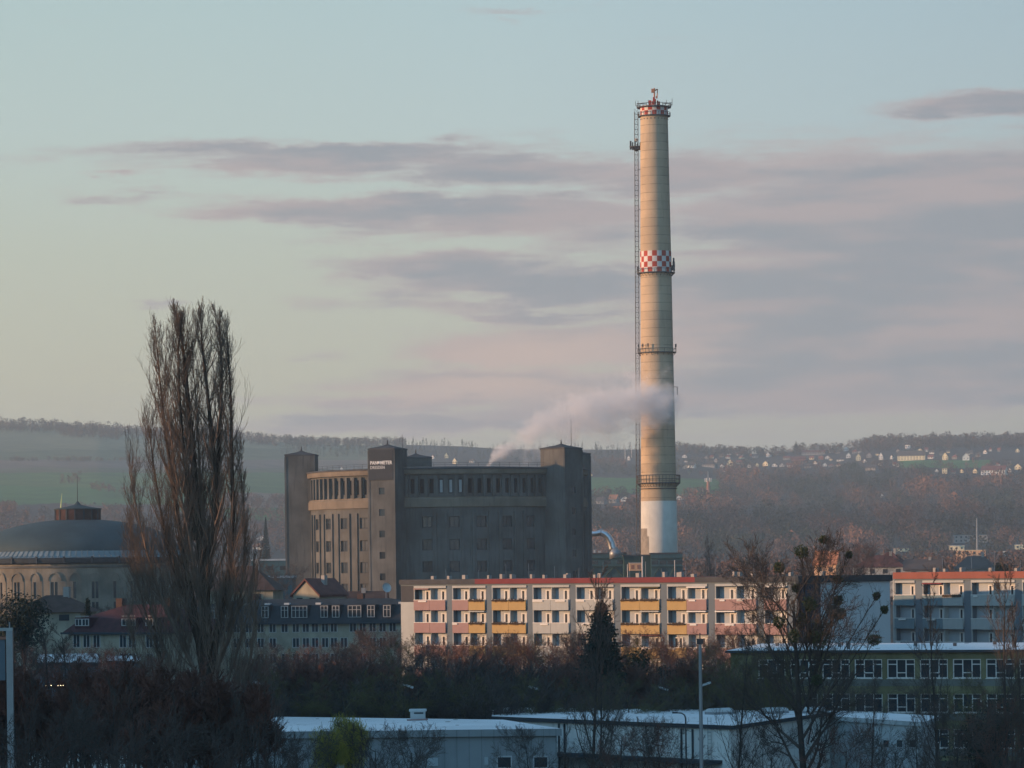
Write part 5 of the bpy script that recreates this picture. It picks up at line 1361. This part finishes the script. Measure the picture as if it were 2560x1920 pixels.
# mistletoe tree
def mistletoe_tree():
    pr = tree_proto('mistletoe_tree', 61, MIS, M['bark'], M['twig'], 16, .33); D = 232.
    hM = measure(pr); o = pr; top = at(2040, 1318, D).z; s = top/hM; b = at(2020, 1920, D)
    o.location = (b.x, D, 0); o.scale = (s*.86, s*.86, s); o.rotation_euler = (0, 0, 0); o['label'] = 'large spreading bare tree full of dark mistletoe balls in front of the pale gable'; o['category'] = 'tree'
    rg = random.Random(9)
    balls = [(2085,1530,26),(2055,1565,30),(2030,1590,24),(2052,1598,32),(2100,1535,22),(2186,1600,20),(2192,1490,11),(2212,1524,12),(1946,1556,19),(2005,1380,22),(1948,1420,16),(2122,1387,10),(2096,1448,13),(2000,1548,26),(1985,1590,22),(2025,1510,22),(2095,1500,15),(1990,1470,13),(2060,1350,12),(2042,1700,16)]
    loc_ = lambda c: Vector(((c.x-o.location.x)/(s*.86), (c.y-o.location.y)/(s*.86), (c.z-o.location.z)/s))
    lm = MB()
    for (px, py, rp) in balls:
        yb = D+rg.uniform(-1, 1); q0 = at(2024+rg.uniform(-6, 6), min(1860, py+170+abs(px-2030)*.55), D); q3 = at(px, py, yb); q1 = q0.lerp(q3, .35)+Vector((0, 0, -.35)); q2 = q0.lerp(q3, .7)+Vector((rg.uniform(-.1,.1), 0, -.25))
        lm.tube([loc_(q) for q in (q0, q1, q2, q3)], [.07, .05, .035, .02], 5)
        for k in range(16):
            f = rg.uniform(.4, 1); b0 = q1.lerp(q3, f); dd = ((q3-q1).normalized()+Vector((rg.gauss(0,.5), rg.gauss(0,.5), abs(rg.gauss(.3,.4))))).normalized(); L_ = rg.uniform(.5, 1.5)
            b1 = b0+dd*L_*.5; b2 = b1+(dd+Vector((rg.gauss(0,.3), rg.gauss(0,.3), .2)))*L_*.5; lm.tube([loc_(b0), loc_(b1), loc_(b2)], [.022, .015, .008], 3)
            for j in range(3):
                e = b1.lerp(b2, rg.random()); lm.tube([loc_(e), loc_(e+Vector((rg.gauss(0,.2), rg.gauss(0,.2), abs(rg.gauss(.25,.15)))))], [.011, .006], 3)
    lm.build('limbs', M['bark'], o)
    for (px, py, rp) in balls:
        c = at(px, py, D+rg.uniform(-1.5, 1.5)); r = rp*D/F*.86; m = MB(); ax = [rg.uniform(.75,1.1) for _ in range(3)]; lb = [Vector((rg.gauss(0,1), rg.gauss(0,1), rg.gauss(0,1))).normalized() for _ in range(6)]
        for i in range(int(430*max(.5, r))+110):
            v = Vector((rg.gauss(0,1), rg.gauss(0,1), rg.gauss(0,1))).normalized(); bump_ = .72+.38*max(v.dot(l_) for l_ in lb)**3; q = Vector((v.x*ax[0], v.y*ax[1], v.z*ax[2]))*r*bump_*rg.uniform(.2,1.0)**.45
            a = perp(v, rg)*.035; e = (v+perp(v, rg)*.8)*.11; m.quad(q-a, q+a, q+a*.4+e, q-a*.4+e)
        for i in range(30):
            v = Vector((rg.gauss(0,1), rg.gauss(0,1), rg.gauss(0,1))).normalized(); m.tube([(0,0,0), tuple(v*r*.9)], .012, 3)
        bo = m.build('mistletoe', M['mist'], o); v_ = c-o.location; bo.location = (v_.x/(s*.86), v_.y/(s*.86), v_.z/s); bo.scale = (1/(s*.86), 1/(s*.86), 1/s)
mistletoe_tree()

# spruce
def conifer(name, label, px, ytop, D, rad, seed, ybase=None, matl='needles', group=None, H0=0., taper=.95):
    rg = random.Random(seed); top = at(px, ytop, D); Ht = top.z-H0; t = thing(name, label, 'tree', (top.x, D, H0), 0, group)
    MB().tube([(0,0,0),(0,0,Ht)], [.2,.02], 6).build('trunk', M['bark'], t); m = MB(); z = Ht*.08
    while z < Ht*.985:
        f = 1-z/Ht; R0 = rad*f**taper+.12; nb = max(5, int(R0*3.6)); a0 = rg.random()*6
        for k in range(nb):
            a = a0+6.283*k/nb+rg.uniform(-.2,.2); Rr = R0*rg.uniform(.5,1.2); dx_, dy_ = math.cos(a), math.sin(a)
            n = max(4, int(Rr*7)); zo = rg.uniform(-.25,.25)*min(1, R0)
            for i in range(n):
                g = (i+1)/n; x = Rr*g; zz = z+zo-.38*Rr*g*g+.30*Rr*g**4; wv = (.22+.42*(1-g))*min(1., Rr*.6+.3)
                px_, py_ = x*dx_, x*dy_
                for s_ in (-1, 1):
                    ex = Vector((px_+(-dy_*s_)*wv+dx_*.12, py_+dx_*s_*wv+dy_*.12, zz-rg.uniform(.02,.22)))
                    m.tri((px_,py_,zz+.04), tuple(ex), (px_+dx_*.22, py_+dy_*.22, zz-rg.uniform(0,.15)))
        z += (.15+.08*rg.random())*(1 if rad < 4 else 2)
    if rad < 6:
        for i in range(int(rad*2600)):
            f = rg.random()**.75; R0 = (rad*f**taper+.1)*.92; a = rg.uniform(0, 6.28); rr_ = R0*math.sqrt(rg.random()); zc_ = Ht*(1-f)-rr_*.25+rg.uniform(-.1,.1)
            q = Vector((rr_*math.cos(a), rr_*math.sin(a), zc_)); e1 = Vector((rg.gauss(0,1), rg.gauss(0,1), rg.gauss(0,.5))).normalized()*.2; e2 = Vector((rg.gauss(0,1), rg.gauss(0,1), -abs(rg.gauss(0,.8)))).normalized()*.24
            m.tri(tuple(q-e1), tuple(q+e1), tuple(q+e2))
    m.build('crown', M[matl], t); return t
conifer('spruce', 'dark spruce with bushy crown in front of the cream balconies', 1503, 1500, 330, 3.9, 5, taper=.62)
conifer('spruce', 'small dark conifer beside the red mansard house', 219, 1494, 430, 1.3, 6)
conifer('spruce', 'dark conifer on the field edge left of the big gasometer', 664, 1292, 1700, 5.5, 7)
conifer('spruce', 'lone pointed conifer on the skyline above the village', 1990, 1102, 5850, 8, 8, H0=float(gz(at(1990,1102,5850).x, 5850)), taper=.8)

# leafy masses: round tree and willow
def leafy(name, label, px, ytop, D, rx, rz_, matl, seed, n=5200, leaf=.16, droop=False, H0=0.):
    rg = random.Random(seed); top = at(px, ytop, D); t = thing(name, label, 'tree', (top.x, D, H0)); zc = top.z-H0-rz_
    m = MB(); lobes = [(rg.uniform(-.55,.55)*rx, rg.uniform(-.5,.5)*rx, rg.uniform(-.5,.55)*rz_, rg.uniform(.35,.62)) for _ in range(13)]
    for i in range(n):
        lx, ly, lz, lr = lobes[rg.randrange(13)]; v = Vector((rg.gauss(0,1), rg.gauss(0,1), rg.gauss(0,1))).normalized()*rg.uniform(.55,1.05)
        q = Vector((lx+v.x*lr*rx, ly+v.y*lr*rx, zc+lz+v.z*lr*rz_)); a = perp(v.normalized(), rg)*leaf*rg.uniform(.5,1.2)
        if droop:
            e = Vector((rg.uniform(-.12,.12), rg.uniform(-.12,.12), -leaf*rg.uniform(2,5))); m.quad(q-a*.22, q+a*.22, q+a*.12+e, q-a*.12+e)
        else:
            e = perp(a.normalized(), rg)*leaf*rg.uniform(.5,1.2); m.tri(q-a, q+a, q+e)
    m.build('crown', M[matl], t); b = MB(); b.tube([(0,0,0),(0,0,zc*.6),(.1,0,zc)], [.22,.17,.09], 6)
    for i in range(12):
        l = lobes[i]; b.tube([(0,0,zc*.6),(l[0]*.5,l[1]*.5,zc+l[2]*.3-.3),(l[0],l[1],zc+l[2])], [.09,.06,.02], 4)
    b.build('trunk', M['bark'], t); return t
leafy('willow', 'yellow green bushy willow in front of the grey hall', 868, 1778, 215, 1.55, 1.9, 'willow', 3, 9500, .07, True)
leafy('willow', 'olive green lower willow crown just left of the yellow one', 826, 1812, 212, 1.3, 1.7, 'willow', 4, 6500, .065, True)
leafy('round_tree', 'dark round evergreen above the orange attic band near the right edge', 2503, 1396, 640, 2.5, 3.0, 'needles', 12, 3800, .2)
leafy('evergreen_bush', 'dark green yew crown in the tree belt below the yellow balconies', 1590, 1620, 350, 1.6, 2.2, 'needles', 13, 2600, .16)
leafy('evergreen_bush', 'dark green ivy covered crown in the tree belt right of the spruce', 1680, 1652, 345, 2.0, 2.4, 'needles', 14, 3000, .16)
leafy('evergreen_bush', 'dark evergreen at the bottom right among the bare trees', 2440, 1740, 240, 2.4, 3.2, 'needles', 15, 5200, .12)
leafy('round_tree', 'dark tree mass at the left edge below the domed gasometer', 60, 1478, 420, 3.6, 4.2, 'needles', 16, 5000, .22)

TB = 'bare trees of the belt in front of the flats'
rg = random.Random(2)
ANC = [(640,'the lower right edge of the poplar'),(668,'the first clear white dormer'),(700,'the second white dormer'),(735,'the wide white dormer'),(775,'the blank slate roof'),(812,'the paired dormers'),(845,'the right paired dormer'),(880,'the broad dormer'),(915,'the dormer right of the broad one'),(955,'the last dormer'),(990,'the gap before the flats'),(1020,'the cream end wall'),(1060,'the left pink balconies'),(1095,'the right end of the first pink bay'),(1125,'the first grey pilaster'),(1158,'the single pink balcony'),(1195,'the first yellow balcony'),(1232,'the second grey pilaster'),(1262,'the left half of the first yellow bay'),(1298,'the right half of the first yellow bay'),(1328,'the third grey pilaster'),(1360,'the first cream bay'),(1400,'the right half of the first cream bay'),(1435,'the fourth grey pilaster'),(1470,'the second cream bay'),(1515,'the spruce'),(1550,'the fifth grey pilaster'),(1585,'the left half of the second yellow bay'),(1628,'the right half of the second yellow bay'),(1662,'the sixth grey pilaster'),(1700,'the single yellow balcony'),(1742,'the tall light pole'),(1785,'the seventh grey pilaster'),(1825,'the last full pink bay'),(1870,'the right half of the last pink bay'),(1925,'the narrow last pink bay')]
anc = lambda px: min(ANC, key=lambda a: abs(a[0]-px))[1]
tops = {0: (1600,1650), 1: (1545,1600)}
for i, (px, wh) in enumerate(ANC):
    pr, hh, cn = ((protoA, hA, 'dark'), (protoB, hB, 'reddish'), (protoG, hG, 'olive'))[(0,1,0,2,1,1,0,1)[i % 8]]
    Dd = rg.uniform(352, 392) if px > 1000 else rg.uniform(385, 450)
    yt = {946:1556}.get(px, rg.uniform(1548, 1600) if px > 1000 else rg.uniform(1575, 1640))
    if px in (915, 955): yt = 1560
    plant_tree(pr, f'bare {cn} twigged tree of the belt below {wh}', px+rg.uniform(-8,8), yt, Dd, hh, group=TB, wide=1.15)
UN = 'understorey of the tree belt'
for i, (px, wh) in enumerate(ANC):
    pr, hh = ((protoE, hE), (protoF, hF))[i % 2]
    plant_tree(pr, f'low reddish brown undergrowth tree below {wh}' if i % 2 == 0 else f'low dark undergrowth tree below {wh}', px+rg.uniform(-8,8), rg.uniform(1618, 1668), rg.uniform(326, 348), hh, group=UN, wide=1.5)
    if i % 2 == 0 and px < 1950:
        pr, hh = ((protoF, hF), (protoG, hG))[(i//2) % 2]
        plant_tree(pr, f'foremost {"dark" if pr is protoF else "olive"} undergrowth tree below {wh}', px+18, rg.uniform(1660, 1690), rg.uniform(312, 322), hh, group=UN, wide=1.5)
for (px, yt, wh) in ((1805,1606,'crossing the left end of the snowy school roof'),(1862,1618,'below the narrow last pink bay'),(1932,1640,'left of the mistletoe tree trunk'),(1985,1660,'behind the mistletoe tree trunk'),(2090,1668,'right of the mistletoe tree trunk'),(2140,1690,'before the school windows, left part'),(2300,1680,'before the school windows, middle part'),(2420,1672,'before the school windows, right part'),(2530,1690,'before the school at the right edge')):
    plant_tree(protoG if px < 2000 or px > 2400 else protoA, f'{"olive" if px < 2000 or px > 2400 else "dark"} twigged bare tree {wh}', px, yt, rg.uniform(305, 325), hG if px < 2000 or px > 2400 else hA, group='bare trees before the school', wide=1.0)
UG = 'slim bare trees in front of the white hall'
for (pr, hh, px, yt, D, lab, wd) in (
    (protoC, hC, 1470, 1402, 240, 'tall slim bare tree crossing the cream balconies left of the spruce', 1.0),
    (protoD, hD_, 1492, 1440, 246, 'slim bare tree directly left of the spruce tip', .8),
    (protoC, hC, 1830, 1560, 236, 'slim dark bare tree between the tall pole and the mistletoe tree', 1.0),
    (protoD, hD_, 2340, 1420, 232, 'tall slim bare tree crossing the right block and the school windows', .9),
    (protoC, hC, 2512, 1380, 228, 'tallest slim bare tree close to the right edge', .95),
    (protoD, hD_, 2165, 1640, 226, 'slender bare tree right of the mistletoe tree in front of the pale annexe', 1.0),
    (protoC, hC, 2555, 1500, 238, 'bare tree cut off by the right edge of the photo', 1.1)):
    plant_tree(pr, lab, px, yt, D, hh, group=UG, wide=wd)
SH = 'young bare trees in front of the halls'
sh = [(1330,1800,'left of the twin stem tree'),(1400,1788,'between the grey hall corner and the twin stem tree'),(1545,1770,'right of the twin stem tree'),(1600,1792,'before the white hall wall'),(1660,1775,'left of the curved street lamp'),(1860,1780,'just right of the slim dark tree'),(1920,1800,'below the middle skylight'),(2110,1790,'before the pale annexe'),(2240,1800,'below the three dark windows'),(2300,1760,'right of the pale annexe'),(2390,1740,'below the school ground floor'),(2470,1720,'in the bottom right corner'),(2540,1750,'at the right edge, low')]
for i, (px, yt, lb) in enumerate(sh):
    pr, hh = ((protoA, hA), (protoD, hD_), (protoA, hA), (protoB, hB))[i % 4]
    plant_tree(pr, f'young bare tree {lb}', px, yt, rg.uniform(205, 235), hh, group=SH, wide=.9)
for (px, yt, D, lab) in ((740,1800,205,'small bare tree left of the yellow willow'),(950,1790,208,'spreading bare tree right of the yellow willow'),(1012,1800,210,'slender bare sapling below the roof unit'),(665,1820,200,'small bare tree at the foot of the poplar, right side')):
    plant_tree(protoA, lab, px, yt, D, hA, group=SH, wide=.9)
TH = 'thicket trees at the lower left'
LA = ['the left gantry post','the gap right of the gantry','the left end of the snowy garage roof','the middle of the snowy garage roof','the right end of the snowy garage roof','the left end of the red mansard house','the middle of the red mansard house','the right end of the red mansard house','the left rim of the poplar','the left stems of the poplar','the poplar trunk','the right stems of the poplar','the right rim of the poplar']
for i, wh in enumerate(LA):
    px = 25+i*51
    plant_tree(protoH, f'back row reddish crowned thicket tree below {wh}', px, (1630 if px < 400 else 1672)+rg.uniform(-12,14), rg.uniform(186, 198), hH, group=TH, wide=1.15)
    if i % 2 == 0: plant_tree(protoC, f'second row slim dark thicket tree below {wh}', px+24, (1662 if px < 400 else 1700)+rg.uniform(-12,20), rg.uniform(174, 184), hC, group=TH, wide=.75)
    if i % 4 == 1: plant_tree((protoF, protoA)[i % 2], f'front row {("dark dense","wide bare")[i % 2]} tree below {wh}', px+10, (1850 if i % 2 == 0 else 1745)+rg.uniform(-20,25), rg.uniform(145, 165), (hF, hA)[i % 2], group='front row of the lower left thicket', wide=1.0)
for (px, yt, lab) in ((75,1560,'thin bare tree rising above the thicket at the far left'),(150,1540,'forked bare tree above the snowy garage roof'),(195,1556,'bare tree with upright twigs left of the red mansard house')):
    plant_tree(protoC, lab, px, yt, 250, hC, group='thin trees above the thicket', wide=1.4)
for (px, yt, lab) in ((100,1590,'reddish bare tree before the left end of the snowy garage roof'),(168,1600,'reddish bare tree before the middle of the snowy garage roof'),(245,1605,'reddish bare tree before the right end of the snowy garage roof'),(305,1600,'reddish bare tree before the small snow covered roof'),(380,1620,'reddish bare tree before the right half of the red mansard house'),(40,1600,'reddish bare tree behind the left gantry')):
    plant_tree(protoB, lab, px, yt, 340, hB, group='bare trees before the garages', wide=1.0)
# mid distance trees
MG = 'bare trees among the houses'
for (px, yt, D, pr, hh, lab) in ((20,1480,520,protoA,hA,'bare tree at the left edge below the domed gasometer wall'),(120,1500,500,protoB,hB,'bare tree in front of the domed gasometer windows'),(285,1500,480,protoA,hA,'bare tree right of the small conifer below the domed gasometer'),
     (700,1395,760,protoA,hA,'bare tree in front of the teal hall left of the big gasometer'),(640,1420,700,protoA,hA,'bare tree behind the brown hipped roof'),(1780,1335,900,protoC,hC,'tall slender tree right of the plant buildings'),(1760,1350,905,protoD,hD_,'slender tree just right of the chimney foot'),(1860,1388,880,protoB,hB,'reddish bare tree above the dark attic band'),(2120,1350,1000,protoB,hB,'reddish bare tree behind the mistletoe tree top'),(2170,1345,1010,protoB,hB,'reddish bare tree above the red hipped roof'),(2000,1375,820,protoC,hC,'pinkish slim tree behind the left limbs of the mistletoe tree'),(2390,1402,700,protoA,hA,'bare tree behind the orange attic band')):
    plant_tree(pr, lab, px, yt, D, hh, group=MG, wide=1.1)

# ------------------------------------------------------------------ lamps, poles, string of lights, gantry
def pole(name, lab, px, ytop, D, r, head=True, cat='street lamp', arm=-1, group=None):
    p = at(px, ytop, D); t = thing(name, lab, cat, (p.x, D, 0), 0, group)
    MB().tube([(0,0,0),(0,0,p.z)], [r*1.25, r*.8], 8, cap=True).build('pole', M['galv'] if not head else M['bark'], t)
    if head:
        m = MB(); m.tube([(0,0,p.z-.1),(arm*.4,-.1,p.z+.12),(arm*.7,-.1,p.z+.15)], [.05,.045,.04], 5); m.build('arm', M['bark'], t)
        m = MB(); m.box(-.5,.5,-.2,.2,-.07,.11); hd = m.build('lamp_head', M['lamp'], t, (arm*.95, -.1, p.z+.14)); hd.rotation_euler = (0, R_(18)*(-arm), 0)
    return t
LG = 'street lamps along the tree belt'
for (px, py, lab) in ((672,1712,'street lamp with pale head, leftmost, right of the poplar'),(1046,1719,'street lamp with pale head above the roof unit'),(1361,1724,'street lamp with pale head left of the slim twin stem tree'),(1683,1725,'street lamp with pale head left of the tall light pole'),(1738,1715,'street lamp head just left of the tall light pole')):
    pole('street_lamp', lab, px, py, 322, .07, group=LG, arm=-1 if px < 1700 else 1)
t = pole('light_pole', 'tall thick grey pole standing in front of the white hall', 1750, 1608, 172, .10, head=False, cat='pole')
zt = at(1750,1608,172).z; m = MB(); m.box(-.16,.16,-.1,.1,zt-.05,zt+.22); m.tube([(0,0,zt),(0,0,zt+.5)], .03, 5); m.build('pole_cap', M['steel'], t)
p = at(1714, 1786, 262); t = thing('curved_lamp', 'slim street lamp with curved arm in front of the white hall', 'street lamp', (p.x, 262, 0))
MB().tube([(0,0,0),(0,0,p.z-.3),(-.08,0,p.z-.05),(-.3,0,p.z+.1),(-.8,0,p.z+.14)], [.07,.06,.055,.05,.04], 7).build('pole', M['steel'], t); MB().box(-1.0,-.6,-.08,.08,p.z+.08,p.z+.19).build('lamp_head', M['steel'], t)
p = at(600, 1713, 300); t = thing('light_string', 'string of tiny lit bulbs across the lower left thicket', 'string lights', tuple(at(112, 1713, 196)))
a = at(112, 1713, 196); b = at(328, 1711, 196); MB().tube([(0,0,.03), tuple((b-a)*.5+Vector((0,0,-.03))), tuple(b-a+Vector((0,0,.03)))], .008, 3).build('cable', M['steel'], t)
for px in (115,128,145,152,158,188,200,250,258,264,270,278,288,297,305,318):
    q = at(px, 1713.5, 196)-a; m = MB(); m.lathe([(.004,-.022),(.017,-.012),(.017,.008),(.004,.022)], 7); m.build('bulb', M['bulb'], t, (q.x, -.03, q.z))
for px in (108, 332):
    q = at(px, 1713, 196); MB().tube([(0,0,0),(0,0,q.z+.1)], .03, 5).build('post', M['steel'], t, (q.x-a.x, 0, -a.z))
D = 185.; p = at(24, 1577, D); t = thing('sign_gantry', 'pale steel gantry frame at the left edge of the photo', 'gantry', (p.x, D, 0))
MB().box(-.17,.17,-.15,.15,0,p.z).build('post', M['galv'], t); MB().box(-3.5,.17,-.12,.12,p.z+.003,p.z+.16).build('crossbar', M['cream'], t); MB().box(-3.4,-.25,-.04,.04,p.z-2.6,p.z-.3).build('panel', M['grey_wall'], t); MB().tube([(0,0,p.z+.16),(0,0,p.z+.45)], .04, 5).build('finial', M['galv'], t)
MB().box(-3.5,-.17,-.1,.1,p.z-.45,p.z-.3).build('lower_rail', M['brick'], t)

# ------------------------------------------------------------------ steam plume
def plume():
    D = 986.; k = D/F
    p0 = at(1195, 1185, D); p1 = at(1720, 905, D); X0, Z0 = p0.x, p0.z; W = p1.x-X0; Hh_ = p1.z-Z0
    m = MB(); m.box(0, W, -8, 8, 0, Hh_)
    mt = bpy.data.materials.new('steam'); mt.use_nodes = True; t = NT(mt.node_tree)
    for n in list(t.n): t.n.remove(n)
    o_ = t.new('ShaderNodeOutputMaterial'); pv = t.new('ShaderNodeVolumePrincipled'); t.l.new(pv.outputs[0], o_.inputs['Volume'])
    pv.inputs['Color'].default_value = (.985,.98,.99,1); pv.inputs['Anisotropy'].default_value = 0.
    tcn = t.new('ShaderNodeTexCoord'); s = t.new('ShaderNodeSeparateXYZ'); t.l.new(tcn.outputs['Object'], s.inputs[0]); x, y, z = s.outputs
    fx = t.m('DIVIDE', x, W)
    cl = [(1216,1172,11),(1235,1140,20),(1265,1122,30),(1320,1092,46),(1400,1058,64),(1480,1036,72),(1560,1022,74),(1640,1006,72),(1700,1006,52)]
    def curve(pts):
        n = t.new('ShaderNodeFloatCurve'); c = n.mapping.curves[0]
        while len(c.points) > 2: c.points.remove(c.points[1])
        c.points[0].location = pts[0]; c.points[1].location = pts[-1]
        for q in pts[1:-1]: c.points.new(*q)
        n.mapping.update(); t.put(n.inputs['Value'], fx); return n.outputs[0]
    fxp = lambda px: (px-1195)/525.; fzp = lambda py: (1185-py)/280.
    zc = t.m('MULTIPLY', curve([(0, fzp(1182))]+[(fxp(a), fzp(b)) for a, b, c in cl]+[(1, fzp(1004))]), Hh_)
    rr = t.m('MULTIPLY', curve([(0, .02)]+[(fxp(a), c*1.25/100) for a, b, c in cl]+[(1, .3)]), 100*k)
    mp = t.new('ShaderNodeMapping'); t.l.new(tcn.outputs['Object'], mp.inputs[0]); mp.inputs['Scale'].default_value = (.8, 1, 1.1)
    n1_ = t.noise(mp.outputs[0], .16, 5, .6); n2_ = t.noise(mp.outputs[0], .45, 7, .65)
    dz_ = t.m('SUBTRACT', z, zc); d = t.m('SQRT', t.m('ADD', t.m('MULTIPLY', dz_, dz_), t.m('MULTIPLY', t.m('MULTIPLY', y, y), 1.2)))
    q = t.m('SUBTRACT', 1.0, t.m('DIVIDE', d, rr)); q = t.m('ADD', q, t.m('MULTIPLY', t.m('SUBTRACT', n1_, .53), 2.6)); q = t.m('ADD', q, t.m('MULTIPLY', t.m('SUBTRACT', n2_, .5), 1.5))
    dn_ = t.mapr(q, .0, 1.15)
    fade = t.m('MULTIPLY', t.mapr(fx, 1.0, .86), t.mapr(fx, .015, .04))
    amp = t.ramp(fx, [(0, (1,1,1)), (.10, (.5,.5,.5)), (.22, (.22,.22,.22)), (.6, (.15,.15,.15)), (.78, (.28,.28,.28)), (1, (.24,.24,.24))])
    t.l.new(t.m('MULTIPLY', t.m('MULTIPLY', dn_, fade), t.m('MULTIPLY', amp, 1.35)), pv.inputs['Density'])
    o = m.build('steam_plume', mt, None, (X0, D, Z0)); tag(o, 'pale steam plume drifting up to the right across the chimney', 'steam', kind='stuff')
plume()

# ------------------------------------------------------------------ haze
m = MB(); m.box(-9000, 9000, -1500, 29000, -40, 330)
hz = bpy.data.materials.new('haze_air'); hz.use_nodes = True; t = NT(hz.node_tree)
for n in list(t.n): t.n.remove(n)
o_ = t.new('ShaderNodeOutputMaterial'); pv = t.new('ShaderNodeVolumePrincipled'); t.l.new(pv.outputs[0], o_.inputs['Volume'])
pv.inputs['Color'].default_value = (.68,.85,.98,1); pv.inputs['Density'].default_value = 1.0e-4; pv.inputs['Anisotropy'].default_value = .2
tag(m.build('haze', hz), kind='stuff')
scene.cycles.volume_step_rate = 1.0
scene.cycles.max_bounces = 7; scene.cycles.volume_bounces = 4
# unused prototypes stay out of the scene
for pr in (protoA, protoB, protoC, protoD, protoE, protoF, protoG, protoH):
    if id(pr) not in PROTO_USED:
        for ch in list(pr.children): bpy.data.objects.remove(ch)
        bpy.data.objects.remove(pr)

for o_ in list(col.objects):
    if o_.parent is None and 'label' in o_:
        w_ = o_['label'].replace('-', ' ').split()
        if len(w_) > 16 or o_.name in ('bare_tree.066', 'bare_tree.067', 'bare_tree.068'): print('LONGLABEL', len(w_), o_.name, o_['label'])
